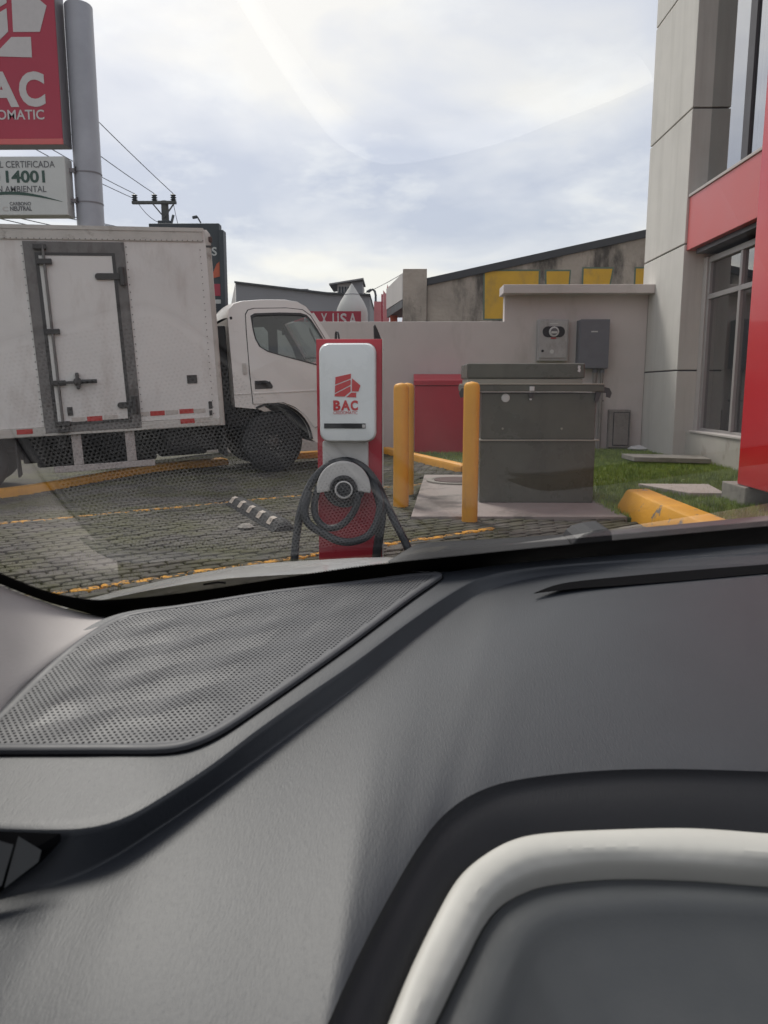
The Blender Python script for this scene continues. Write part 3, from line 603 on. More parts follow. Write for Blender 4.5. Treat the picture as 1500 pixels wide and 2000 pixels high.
# utility pole, wires, billboard
t = thing('utility_pole', 'utility pole with crossarm and three insulators above the truck box', 'utility pole', (-7.49, 26, 0))
obj('pole', B().tube([(0, 0, 0), (0, 0, 7.05)], [.16, .115], 14), M['wood'], t, smooth=True)
ca = obj('crossarm', B().box(-1.03, .40, -.15, -.03, 6.94, 7.03), M['wood'], t, bevel=.01)
for x in (-.94, -.30, .31):
    q = obj('insulator', B().lathe([(.045, 7.03), (.10, 7.07), (.05, 7.10), (.10, 7.14), (.05, 7.17), (.095, 7.21), (.03, 7.25)], (x, -.09, 0), 14), M['insul'], t, smooth=True)
for s in (-1, 1): obj('brace', B().bar((s * .34, -.16, 6.93), (0, -.13, 6.52), .03, .04), M['wood'], t)
obj('clamp', B().box(-.2, .2, -.2, .15, 6.25, 6.42), M['bill'], t, bevel=.02); obj('cutout_fuse', B().bar((.2, -.1, 6.3), (.3, -.12, 6.6), .06, .06), M['insul'], t)
def wire(label, a, b_, sag=.15, r=.011):
    a = Vector(a); b_ = Vector(b_); P = [a.lerp(b_, i / 16) - Vector((0, 0, sag * 4 * (i / 16) * (1 - i / 16))) for i in range(17)]
    return tag(obj('wire', B().tube(P, r, 6), M['wire'], smooth=True), label, 'wire', 'overhead wires')
A0 = (-8.43, 25.91, 7.26); A1 = (-7.79, 25.91, 7.26); A2 = (-7.18, 25.91, 7.26)
WN = [(-9.339, 15.0, 9.975), (-9.5, 15.0, 8.501), (-9.61, 15.0, 7.489)]
wire('topmost power line from the right insulator up past the sign', A2, WN[0]); wire('middle power line from the centre insulator to the upper left', A1, WN[1])
wire('power line from the left insulator running behind the white sign', A0, WN[2])
wire('second wire just under the left insulator line', (-8.43, 25.9, 7.1), (-9.964, 15.5, 7.392))
for i, (p0, p1) in enumerate([((-7.399, 26, 5.953), (-9.29, 15, 5.119)), ((-7.896, 26, 6.066), (-9.304, 15, 4.984)), ((-8.41, 26, 5.828), (-9.322, 15, 4.803)), ((-8.75, 26, 5.749), (-9.331, 15, 4.712)), ((-9.417, 26, 5.831), (-9.347, 15, 4.557))]):
    wire(['thin cable just under the white sign, highest of the bundle', 'second cable of the low bundle under the white sign', 'third cable of the low bundle under the white sign', 'fourth cable of the low bundle under the white sign', 'lowest cable over the truck roof under the sign'][i], p0, p1, .1, .012)
wire('slack cable looping from the pole to the right of the crossarm', (-7.2, 25.95, 6.98), (-6.9, 25.6, 5.9), .05, .01)
wire('thin jumper cable hanging below the left end of the crossarm', (-8.35, 25.9, 7.0), (-7.6, 25.9, 6.35), .12, .01)
wire('distant wire sloping down behind the tent to the lamp', (-1.638, 38, 5.511), (0.311, 30, 5.382), .05, .012)
t = thing('billboard', 'dark billboard with orange and red panels behind the truck box', 'billboard', (0, 24, 0))
obj('board', B().box(-7.43, -5.31, 0, .35, 2.6, 5.96), M['bill'], t, bevel=.02)
obj('side_board', B().box(-5.305, -5.17, -.1, .3, 2.4, 5.75), M['bill'], t, bevel=.01)
obj('orange_panel', B().prism([(-5.62, 4.35), (-5.33, 4.42), (-5.33, 4.85), (-5.42, 4.78)], -.012, -.002), M['bill_or'], t)
obj('red_panel', B().box(-5.55, -5.33, -.012, -.002, 3.85, 4.2), M['sign_red'], t)
obj('white_panel', B().box(-5.55, -5.33, -.012, -.002, 3.62, 3.74), M['sign_white'], t)
obj('lettering', text('S', -5.55, -5.40, 5.02, 5.27, 0, .012, .02), M['sign_white'], t)
obj('floodlight', B().bar((-5.83, -.1, 5.95), (-5.88, -.3, 6.08), .03, .03), M['bill'], t); obj('floodlight_head', B().bar((-6.02, -.32, 6.05), (-5.87, -.32, 6.08), .08, .08), M['bill'], t, bevel=.02)
obj('post', B().tube([(-6.4, .2, 0), (-6.4, .2, 2.6)], .2, 14), M['bill'], t, smooth=True)

# ------------------------------------------------------------------ pylon sign of the bank
LION = [[(512, 757), (752, 705), (749, 778), (506, 872)], [(504, 889), (748, 796), (748, 874), (499, 1003)], [(498, 1020), (746, 893), (746, 975), (652, 1055), (495, 1052)], [(770, 775), (900, 885), (868, 977), (765, 977)], [(757, 995), (832, 995), (831, 1068), (680, 1063)]]
def emblem(x0, x1, z0, z1, y, mat, parent, d=.004):
    for p in LION:
        obj('emblem_piece', B().prism([(x0 + (u - 495) / 405 * (x1 - x0), z1 - (v - 705) / 363 * (z1 - z0)) for u, v in p], y - d, y - d * .2), mat, parent)
def bac(x0, x1, z0, z1, y, d, mat, parent):
    for c_, f0, f1 in (('B', 0, .29), ('A', .305, .69), ('C', .70, 1.0)): obj('lettering', text(c_, x0 + (x1 - x0) * f0, x0 + (x1 - x0) * f1, z0, z1, y, d, .045), mat, parent)
t = thing('pylon_sign', 'red bank pylon sign with white certification board on a grey pole', 'sign', (-4.985, 13.05, 0))
def lx(x): return x + 4.985
obj('pole', B().lathe([(.213, 0), (.213, 6.98), (.20, 7.0)], (0, 0, 0), 40), M['pole_grey'], t, smooth=True)
rs = obj('red_sign', B().box(lx(-7.2), lx(-5.215), -.36, -.34, 4.94, 7.8), M['sign_red'], t)
obj('cabinet', B().box(lx(-7.2), lx(-5.205), -.338, -.02, 4.87, 7.8), M['sign_side'], t, bevel=.01)
obj('bottom_lip', B().box(lx(-7.2), lx(-5.21), -.365, -.339, 4.855, 4.938), M['red_band'], t, bevel=.004)
obj('edge_trim', B().box(lx(-5.235), lx(-5.19), -.372, -.339, 6.96, 7.8), M['red_band'], t)
bac(lx(-6.78), lx(-5.44), 5.40, 5.91, -.36, .006, M['print_white'], rs)
obj('lettering', text('CREDOMATIC', lx(-6.72), lx(-5.475), 5.215, 5.36, -.36, .006, .015), M['print_white'], rs)
emblem(lx(-6.95), lx(-5.33), 6.11, 7.55, -.36, M['print_white'], rs, .006)
ws = obj('white_sign', B().box(lx(-7.1), lx(-5.20), -.36, -.08, 3.80, 4.68), M['sign_white'], t, bevel=.012)
for s_, x1, z0, z1, n_, wt in (('SUCURSAL CERTIFICADA', -5.36, 4.51, 4.61, 1.42, .008), ('ISO', -6.24, 4.285, 4.47, .43, .03), ('14001', -5.53, 4.285, 4.47, .62, .03), ('GESTIÓN AMBIENTAL', -5.52, 4.145, 4.265, 1.2, .008)):
    obj('lettering', text(s_, lx(x1 - n_), lx(x1), z0, z1, -.36, .005, wt), M['print_green'] if s_ in ('ISO', '14001') else M['print_grey'], ws)
arc = [(-6.9 + 1.62 * i / 24, 4.0 + .11 * math.sin(math.pi * (i / 24) ** .95), .042 * math.sin(math.pi * i / 24) + .004) for i in range(25)]
obj('green_arc', B().prism([(lx(x), z + w_) for x, z, w_ in arc] + [(lx(x), z) for x, z, w_ in reversed(arc)], -.366, -.3605), M['print_green'], ws)
obj('lettering', text('CARBONO', lx(-6.12), lx(-5.78), 3.945, 4.00, -.36, .005, .02), M['print_grey'], ws)
obj('lettering', text('NEUTRAL', lx(-6.12), lx(-5.77), 3.865, 3.933, -.36, .005, .035), M['print_grey'], ws)
obj('lettering', text('C', lx(-6.24), lx(-6.15), 3.86, 3.93, -.36, .005, .02), M['far_light'], ws)
for z in (4.49, 4.03):
    obj('clamp_band', B().lathe([(.219, z), (.219, z + .02)], (0, 0, 0), 40), M['sign_side'], t)
    obj('clamp_bracket', B().bar((-.24, -.2, z + .02), (-.12, -.2, z + .02), .05, .06), M['sign_side'], t)
    obj('clamp_bolt', B().bar((-.12, -.225, z), (-.10, -.235, z + .07), .015, .015), M['steel_dark'], t)

# ------------------------------------------------------------------ delivery truck
tk = thing('delivery_truck', 'white box truck with grimy box and side door, parked by the wall', 'truck', (-1.528, 9.897, 0), (0, -.047, .365))
BX0, BX1, BZ0, BZ1 = -5.1, -.617, .668, 3.012
bx = obj('cargo_box', B().box(BX0, BX1 - .07, 0, 2.05, BZ0 + .1, BZ1 - .01), M['box_white'], tk, bevel=.01)
b = B(); cor = [(BX1 - .07, 0.002), (BX1 - .035, .003), (BX1 - .01, .02), (BX1, .06), (BX1, .12), (BX1, 1.99), (BX1 - .01, 2.03), (BX1 - .05, 2.05), (BX1 - .07, 2.05)]
b.loft([[(x, y, z) for x, y in cor] for z in (BZ0, BZ1 - .12, BZ1 - .05, BZ1)])
b.v = [(x - (.03 if z > BZ1 - .01 else 0), y + (.03 if z > BZ1 - .01 and y < 1 else 0), z) for x, y, z in b.v]
obj('front_corner_cap', b, M['box_rail'], tk, smooth=True)
obj('corner_strip', B().box(BX1 - .16, BX1 - .071, -.006, .0, BZ0 + .07, BZ1 - .16), M['box_white'], tk)
obj('top_rail', B().box(BX0, BX1 - .10, -.016, .0, 2.862, BZ1), M['box_rail'], tk, bevel=.006)
obj('rail_lip', B().box(BX0, BX1 - .09, -.024, -.017, BZ1 - .035, BZ1 + .008), M['box_rail'], tk)
obj('bottom_rail', B().box(BX0, BX1 - .071, -.012, .04, BZ0, BZ0 + .098), M['box_rail'], tk, bevel=.006)
obj('roof_cap', B().box(BX0, BX1 - .08, .0, 2.04, BZ1 - .008, BZ1 + .006), M['box_rail'], tk)
obj('lower_trim', B().box(BX0, -2.70, -.02, -.013, BZ0 + .01, BZ0 + .10), M['box_rail'], tk); obj('lower_trim', B().box(-1.63, BX1 - .08, -.02, -.013, BZ0 + .01, BZ0 + .06), M['box_rail'], tk)
# side door
dr = obj('side_door', B().box(-2.57, -1.76, -.022, -.001, .80, 2.71), M['box_white'], tk, bevel=.008)
fr = obj('door_frame', panel([(-2.705, .70), (-1.625, .70), (-1.625, 2.845), (-2.705, 2.845)], [[(-2.59, .79), (-1.74, .79), (-1.74, 2.72), (-2.59, 2.72)]], -.02, 0), M['steel'], tk, bevel=.004)
obj('door_seal', panel([(-2.592, .782), (-1.738, .782), (-1.738, 2.722), (-2.592, 2.722)], [[(-2.555, .82), (-1.775, .82), (-1.775, 2.69), (-2.555, 2.69)]], -.026, -.0225), M['steel_dark'], dr)
obj('lock_rod', B().tube([(-2.50, -.055, .74), (-2.50, -.055, 2.80)], .016, 10), M['steel'], dr, smooth=True)
for z in (.80, 1.27, 1.85, 2.62):
    q = obj('rod_bracket', B().box(-2.58, -2.42, -.075, -.023, z - .03, z + .03), M['steel_dark'], dr, bevel=.008)
obj('top_cam', B().box(-2.60, -2.46, -.07, -.022, 2.75, 2.81), M['steel_dark'], dr, bevel=.01); obj('bottom_cam', B().box(-2.57, -2.44, -.07, -.022, .70, .745), M['steel_dark'], dr, bevel=.01)
hd = obj('door_handle', B().bar((-2.50, -.08, 1.27), (-2.08, -.08, 1.275), .03, .03), M['steel_dark'], dr, bevel=.008)
obj('grip', B().tube([(-2.28, -.08, 1.275), (-2.08, -.082, 1.275)], .024, 10), M['black'], hd, smooth=True)
obj('padlock_catch', B().lathe([(.05, -.04), (.05, -.095), (.03, -.105)], (-2.29, 0, 1.275), 14, 'y'), M['steel_dark'], hd); obj('catch_tab', B().box(-2.31, -2.27, -.10, -.03, 1.19, 1.38), M['steel_dark'], hd, bevel=.01)
for z in (2.46, .98):
    q = obj('hinge', B().prism(rrect(-2.02 + (.04 if z > 2 else .14), -1.70, z - .035, z + .035, .033), -.05, -.023), M['steel_dark'], dr)
    obj('hinge_knuckle', B().tube([(-1.68, -.05, z - .10), (-1.68, -.05, z + .10)], .035, 12), M['steel_dark'], q, smooth=True)
for x, z0, z1, w_ in ((-.985, 1.20, 1.30, .12), (-2.41, .89, .99, .06), (-.79, .88, .97, .045)):
    obj('access_plate', B().box(x - w_ / 2, x + w_ / 2, -.012, -.001, z0, z1) if x > -2 else B().box(x - w_ / 2, x + w_ / 2, -.036, -.023, z0, z1), M['steel_dark'], tk, bevel=.004)
obj('plate_clip', B().box(-.81, -.775, -.02, -.001, .80, .86), M['steel_dark'], tk)
for x, z, y in ((-2.92, .735, -.022), (-2.15, .84, -.024), (-1.43, .86, -.002), (-1.085, .865, -.002), (-1.085, .745, -.022)):
    obj('red_reflector', B().box(x - .085, x + .085, y - .003, y, z - .028, z + .028), M['tape_red'], tk)
for x, z, y in ((-3.12, .735, -.022), (-2.33, .84, -.024), (-1.97, .845, -.024), (-1.60, .86, -.002), (-1.26, .862, -.002), (-.93, .862, -.002), (-.90, .745, -.022)):
    obj('white_reflector', B().box(x - .075, x + .075, y - .0025, y, z - .025, z + .025), M['tape_white'], tk)
mk = obj('marker_lamp', B().box(BX1 - .055, BX1 + .014, .004, .11, 2.86, 2.93), M['iron'], tk, bevel=.012); obj('lamp_bezel', B().box(BX1 - .075, BX1 + .01, .002, .12, 2.80, 2.825), M['steel_dark'], mk)
rv = B()
for i in range(44): rv.lathe([(.007, -.004), (.006, -.009)], (-3.3 + i * .06, -.016, 2.875), 6, 'y')
for x in (-2.72, -1.605):
    for i in range(24): rv.lathe([(.007, 0), (.006, -.006)], (x, 0, .84 + i * .085), 6, 'y')
for i in range(26): rv.lathe([(.007, -.006), (.006, -.010)], (-.76, 0, .82 + i * .078), 6, 'y')
obj('rivets', rv, M['steel'], tk, kind='stuff')
# chassis and side guard
for y in (.62, 1.32): obj('chassis_rail', B().box(-4.9, .6, y, y + .09, .56, .74), M['chassis'], tk)
obj('box_floor_frame', B().box(BX0, BX1 - .1, .05, 2.0, .66, .76), M['chassis'], tk)
obj('fuel_tank', B().box(-1.35, -.72, .18, .6, .36, .66), M['chassis'], tk, bevel=.05); obj('battery_box', B().box(-3.0, -2.75, .25, .6, .34, .66), M['chassis'], tk, bevel=.02)
obj('underbody_filler', B().box(-2.1, -.5, .75, 1.35, .30, .60), M['chassis'], tk, bevel=.04); obj('spare_wheel', B().lathe([(.1, .34), (.36, .34), (.38, .40), (.38, .48), (.36, .54), (.1, .54)], (-2.75, 1.05, 0), 30), M['rubber'], tk, smooth=True)  # dark mass added to block light showing through under the truck
obj('underside_blocker_rear', B().box(-2.95, -1.40, 1.45, 1.95, .17, .66), M['chassis'], tk, bevel=.03); obj('front_mud_guard', B().box(-.66, -.60, .12, .62, .27, .92), M['chassis'], tk, bevel=.02); obj('underside_blocker_front', B().box(-1.38, -.7, 1.4, 1.9, .2, .64), M['chassis'], tk, bevel=.05); obj('far_mud_guard', B().box(-.70, -.64, 1.3, 1.9, .27, .92), M['chassis'], tk)  # boxes stretched and guards added to keep the underside black
obj('spare_crossmember', B().box(-2.6, -2.5, .1, 1.95, .5, .65), M['chassis'], tk); obj('drive_shaft', B().tube([(-3.3, 1.02, .45), (.2, 1.02, .6)], .05, 10), M['chassis'], tk, smooth=True)
sg = obj('side_guard', B().box(-2.66, -1.51, .03, .075, .225, .30), M['guard'], tk, bevel=.006)
for x in (-2.38, -1.775): obj('guard_bracket', B().box(x - .055, x + .055, .04, .085, .302, .667), M['guard'], sg, bevel=.004)
def wheel(x, y, rz=.0, z=.40):
    w_ = obj('wheel', B().lathe([(.20, 0), (.33, -.005), (.375, .02), (.395, .05), (.398, .10), (.395, .16), (.375, .2), (.2, .21)], (x, y, z), 44, 'y'), M['rubber'], tk, smooth=True)
    obj('rim', B().lathe([(.235, .012), (.215, .03), (.16, .045), (.12, .02), (.075, .0), (.06, -.02), (.0, -.025)], (x, y, z), 28, 'y'), M['steel_dark'], w_, smooth=True)
    for k in range(6): a = k * math.pi / 3; obj('wheel_nut', B().lathe([(.012, .0), (.012, -.03)], (x + .095 * math.cos(a), y + .008, z + .095 * math.sin(a)), 6, 'y'), M['steel'], w_)
wheel(0, .14); wheel(0, 1.62); wheel(-3.55, .12); wheel(-3.55, 1.72)
obj('axle', B().tube([(0, .3, .4), (0, 1.7, .4)], .05, 10), M['chassis'], tk); obj('axle', B().tube([(-3.55, .3, .4), (-3.55, 1.8, .4)], .07, 10), M['chassis'], tk)
obj('mud_flap', B().box(-3.06, -3.04, .1, .42, .2, .64), M['rubber'], tk)
# cab
Y0, Y1 = .10, 1.86
def ins(y, z):
    k = .11 * max(0, (z - 1.25) / .95) ** 1.6
    return y + k if y < 1 else y - k
arch = [(.49 * math.cos(R(a)), .39 + .49 * math.sin(R(a))) for a in range(2, 118, 8)]
out = [(-.47, .88), (-.47, 1.3), (-.47, 1.7), (-.465, 1.98), (-.44, 2.09), (-.37, 2.16), (-.26, 2.19), (.0, 2.205), (.3, 2.20), (.46, 2.17), (.56, 2.11), (.64, 2.0), (.74, 1.83), (.86, 1.62), (.985, 1.40), (1.06, 1.2), (1.09, .95), (1.095, .45), (1.05, .36), (.56, .36)] + arch[:]
win = [(-.175, 2.00), (-.165, 1.84), (-.145, 1.72), (-.10, 1.62), (0, 1.555), (.2, 1.49), (.5, 1.40), (.78, 1.315), (.88, 1.30), (.885, 1.40), (.79, 1.60), (.69, 1.79), (.61, 1.93), (.55, 2.0), (.47, 2.025), (.2, 2.035), (-.12, 2.03)]
def cabside(y, th):
    q = panel(out, [win], y, y + th); q.v = [(p[0], ins(p[1], p[2]), p[2]) for p in q.v]; return q
cs = obj('cab_side', cabside(Y0, .05), M['cab_white'], tk); obj('cab_side', cabside(Y1 - .05, .05), M['cab_white'], tk)
def shell(seg, crown=.035, n=11):
    rows = []
    for x, z in seg:
        a, c = ins(Y0, z), ins(Y1, z); r = []
        for i in range(n):
            t = i / (n - 1); t = .5 - .5 * math.cos(math.pi * t); r.append((x, a + (c - a) * t, z + crown * (math.sin(math.pi * t) ** .6)))
        rows.append(r)
    return B().loft(rows)
obj('cab_roof', shell(out[3:12]), M['cab_white'], tk, smooth=True)
obj('cab_back', shell(out[0:4], 0), M['cab_white'], tk)
obj('cab_front', shell(out[14:20], 0), M['cab_white'], tk, smooth=True)
wsn = shell([(.645, 1.995), (.74, 1.83), (.86, 1.62), (.985, 1.40)], .0); obj('windscreen', wsn, M['pane'], tk, smooth=True)
for y in (Y0, Y1 - .06): obj('windscreen_pillar', B().bar((.63, ins(y + .03, 2.0), 2.02), (.99, ins(y + .03, 1.4), 1.39), .06, .06), M['cab_white'], tk)
obj('roof_lining', B().loft([[(x, y, z) for y in (.26, 1.72)] for x, z in ((-.43, 1.9), (-.38, 2.08), (0, 2.14), (.45, 2.12), (.6, 2.0))]), M['seat'], tk)
obj('back_lining', B().box(-.44, -.41, .17, 1.80, .9, 2.0), M['seat'], tk); obj('cab_floor', B().box(-.45, .9, .16, 1.8, .92, .98), M['chassis'], tk)
for y in (.3, 1.05): obj('seat_back', B().box(-.40, -.24, y, y + .55, .98, 1.52), M['seat'], tk, bevel=.05); obj('seat_cushion', B().box(-.35, .15, y, y + .55, .98, 1.15), M['seat'], tk, bevel=.05)
obj('cab_dashboard', B().prism([(.58, .98), (.95, .98), (1.0, 1.36), (.82, 1.42), (.66, 1.36)], .18, 1.78), M['red_dark'], tk, bevel=.03)
obj('steering_wheel', B().tube([(.5 + .13 * math.sin(a), 1.35 + .2 * math.cos(a), 1.34 + .16 * math.sin(a)) for a in [i * math.pi / 10 for i in range(21)]], .014, 8), M['black'], tk, smooth=True)
fw = [(-.17, 1.96), (-.15, 1.75), (-.09, 1.64), (.05, 1.57), (.30, 1.52), (.36, 1.56), (.36, 1.90), (.30, 1.97)]
q = panel([(-.46, .9), (.95, .9), (.95, 1.42), (.84, 1.62), (.74, 1.80), (.63, 1.98), (.5, 2.12), (-.4, 2.12), (-.46, 1.95)], [fw, [(.50, 1.50), (.80, 1.42), (.72, 1.66), (.58, 1.90), (.50, 1.93)]], Y1 - .062, Y1 - .053); q.v = [(p[0], ins(p[1], p[2]), p[2]) for p in q.v]; obj('far_side_lining', q, M['seat'], tk)
obj('far_door_trim', B().prism([(-.4, .98), (.86, .98), (.86, 1.28), (.1, 1.5), (-.14, 1.6), (-.4, 1.6)], 1.74, 1.79), M['seat'], tk)
win2 = [(p[0] * 1.0, p[1]) for p in win]
door_o = [(-.235, .905), (-.25, 1.3), (-.245, 1.8), (-.235, 2.02), (-.20, 2.075), (-.12, 2.095), (.3, 2.095), (.5, 2.07), (.6, 1.995), (.93, 1.40), (.96, 1.2), (.95, .75), (.55, .55), (.44, .72), (.3, .84), (.15, .905)]
grow = [(p[0] + (.009 if p[0] > .3 else -.009), p[1] + (.009 if p[1] > 1.3 else -.004)) for p in door_o]
def dshift(q): q.v = [(p[0], ins(p[1], p[2]) if p[1] > -5 else p[1], p[2]) for p in q.v]; return q
dd = obj('cab_door', dshift(panel(door_o, [win2], Y0 - .012, Y0 - .002)), M['cab_white'], tk)
obj('door_seam', dshift(panel(grow, [win2], Y0 - .006, Y0 - .001)), M['chassis'], dd)
wsm = [(p[0] * .975 + .009, (p[1] - 1.65) * .95 + 1.65) for p in win]
obj('window_seal', dshift(panel([(p[0] * 1.012 - .003, (p[1] - 1.65) * 1.02 + 1.65) for p in win], [wsm], Y0 - .016, Y0 - .0125)), M['black'], dd)
b = B(); b.add([(p[0], ins(Y0 + .02, p[1]), p[1]) for p in win], [tuple(range(len(win)))]); obj('window_pane', b, M['pane'], dd)
b = B(); b.add([(p[0], ins(Y1 - .02, p[1]), p[1]) for p in win], [tuple(range(len(win)))]); obj('window_pane', b, M['pane'], tk)
hh = obj('handle_recess', B().prism([(-.205, 1.09), (-.20, 1.195), (-.06, 1.195), (.0, 1.17), (.03, 1.12), (.02, 1.09)], Y0 - .016, Y0 - .0125), M['steel_dark'], dd); obj('handle_bar', B().box(-.185, .0, Y0 - .035, Y0 - .017, 1.15, 1.18), M['black'], hh, bevel=.006)
obj('body_crease', B().box(-.23, .93, Y0 - .02, Y0 - .0125, 1.03, 1.045), M['cab_white'], dd, bevel=.003)
obj('crease_strip', B().box(-.462, -.262, Y0 - .008, Y0 - .001, 1.03, 1.045), M['cab_white'], tk, bevel=.003)
obj('vent_badge', B().box(-.34, -.29, Y0 - .004, Y0 - .0005, 1.28, 1.42), M['box_rail'], tk)
obj('wheel_arch_liner', B().loft([[(p[0] * 1.0, y, p[1]) for p in arch] for y in (Y0 + .052, .6)]), M['chassis'], tk); obj('arch_flare', B().loft([[(p[0] * s, y, .39 + (p[1] - .39) * s) for p in arch] for s, y in ((1.0, Y0 - .002), (1.0, Y0 - .016), (1.05, Y0 - .016), (1.06, Y0 - .002))]), M['chassis'], tk)
obj('bumper', B().box(1.0, 1.13, .12, 1.84, .34, .58), M['cab_white'], tk, bevel=.03); obj('cab_mount', B().box(-.55, -.2, .3, 1.6, .62, .9), M['chassis'], tk)
obj('air_intake', B().box(-.60, -.49, .25, .45, .8, 1.9), M['chassis'], tk, bevel=.02)
for y in (.45, 1.4): obj('headlight', B().box(1.085, 1.12, y - .17, y + .17, .66, .86), M['silver'], tk, bevel=.02)
mr = obj('wing_mirror', B().loft([[(1.42 + .03 * k, 1.78 + .10 * math.cos(a), 1.72 + .17 * math.sin(a)) for a in [i * math.pi / 8 for i in range(16)]] for k in (0, 1)], True), M['black'], tk); obj('mirror_arm', B().tube([(.9, 1.72, 1.5), (1.2, 1.80, 1.5), (1.42, 1.80, 1.6), (1.43, 1.80, 1.85)], .014, 8), M['black'], mr, smooth=True)
nm = obj('wing_mirror', B().prism([(1.43, 1.52), (1.56, 1.52), (1.53, 1.66), (1.48, 1.80), (1.45, 1.86), (1.435, 1.84)], .06, .09), M['black'], tk); obj('mirror_arm', B().tube([(.92, .16, 1.5), (1.2, .06, 1.5), (1.46, .07, 1.58)], .014, 8), M['black'], nm, smooth=True)
obj('grab_handle', B().tube([(.70, Y0 + .12, 1.62), (.665, Y0 + .11, 1.66), (.60, Y0 + .11, 1.80), (.60, Y0 + .12, 1.84)], .011, 8), M['black'], tk, smooth=True)
obj('rear_view_mirror', B().box(.50, .52, 1.25, 1.45, 1.83, 1.93), M['black'], tk, bevel=.01)

# ------------------------------------------------------------------ charging station
ch = thing('charging_station', 'red charging pedestal with white wallbox and coiled black cable', 'charger', (0, 0, 0))
obj('pedestal', B().box(-.475, -.082, 4.66, 4.78, 0, 1.385), M['red_dark'], ch, bevel=.004)
obj('edge_strip', B().box(-.0815, -.076, 4.655, 4.783, .0, 1.388), M['box_rail'], ch)
P0 = [(-0.445, 4.5, 1.352), (-0.117, 4.5, 0.787)]
x0, z1 = P0[0][0], P0[0][2]; x1, z0 = P0[1][0], P0[1][2]
rr = rrect(x0, x1, z0, z1, .055, 8); cx, cz = (x0 + x1) / 2, (z0 + z1) / 2
rows = []
for s, y in ((1.0, 4.655), (1.0, 4.53), (.985, 4.512), (.955, 4.502), (.9, 4.498), (.5, 4.495), (.02, 4.494)):
    dx = (1 - s) * (x1 - x0) / 2 if s > .9 else None
    if dx is not None:
        kx = 1 - 2 * dx / (x1 - x0); kz = 1 - 2 * dx / (z1 - z0)
    else: kx = kz = s
    rows.append([(cx + (p[0] - cx) * kx, y, cz + (p[1] - cz) * kz) for p in rr])
wb = obj('wallbox', B().loft(rows, True), M['wb_white'], ch, smooth=True)
obj('rim_strip', B().loft([[(cx + (p[0] - cx) * s, y, cz + (p[1] - cz) * s) for p in rr] for s, y in ((1.012, 4.59), (1.012, 4.545), (1.0, 4.543))], True), M['alu'], wb)
E0 = [(-0.355, 4.49, 1.179), (-0.205, 4.49, 1.044), (-0.363, 4.49, 1.027), (-0.22, 4.49, 0.968), (-0.363, 4.49, 0.965), (-0.223, 4.49, 0.947), (-0.418, 4.49, 0.894), (-0.176, 4.49, 0.865)]
emblem(E0[0][0], E0[1][0], E0[1][2], E0[0][2], 4.494, M['print_red'], wb, .003)
bac(E0[2][0], E0[3][0], E0[3][2], E0[2][2], 4.494, .002, M['print_red'], wb)
obj('lettering', text('CREDOMATIC', E0[4][0], E0[5][0], E0[5][2], E0[4][2], 4.494, .002, .0), M['print_red'], wb)
sl = obj('display_slot', B().box(E0[6][0], E0[7][0], 4.4925, 4.494, E0[7][2], E0[6][2]), M['black'], wb); obj('display_end', B().box(E0[7][0] - .02, E0[7][0] - .002, 4.490, 4.4922, E0[7][2] + .004, E0[6][2] - .006), M['wb_grey'], sl)
obj('lower_panel', B().box(-.44, -.165, 4.60, 4.657, .54, .785), M['wb_grey'], ch, bevel=.012)
# cable holder: half-moon saddle with the connector socket under it
HC = (-0.308, 4.5, 0.517)
hp = []
for a in range(-8, 189, 7): hp.append((HC[0] + .160 * math.cos(R(a)), HC[2] - .012 + .168 * math.sin(R(a))))
hp2 = [(HC[0] + .078 * math.cos(R(a)), HC[2] - .012 + .078 * math.sin(R(a))) for a in range(188, -9, -7)]
obj('cable_saddle', B().prism(hp + hp2, 4.50, 4.53), M['wb_grey'], ch, bevel=.008)
obj('saddle_core', B().lathe([(.125, 4.53), (.12, 4.60), (.13, 4.657)], (HC[0], 0, HC[2]), 32, 'y'), M['black'], ch, smooth=True)
so = obj('plug_socket', B().lathe([(.078, 4.59), (.078, 4.475), (.070, 4.462), (.064, 4.462), (.06, 4.50)], (HC[0], 0, HC[2] - .005), 32, 'y'), M['black'], ch, smooth=True)
obj('socket_ring', B().lathe([(.049, 4.463), (.053, 4.452), (.046, 4.448), (.043, 4.455), (.043, 4.47)], (HC[0] + .004, 0, HC[2] - .008), 32, 'y'), M['wb_grey'], so, smooth=True)
obj('plug_face', B().lathe([(.042, 4.466), (.040, 4.458), (.0, 4.455)], (HC[0] + .004, 0, HC[2] - .008), 24, 'y'), M['hose'], so, smooth=True)
def hose(pts, r=.021):
    P = crom(pts, 70); return obj('cable', B().tube(P, r, 12), M['hose'], ch, smooth=True)
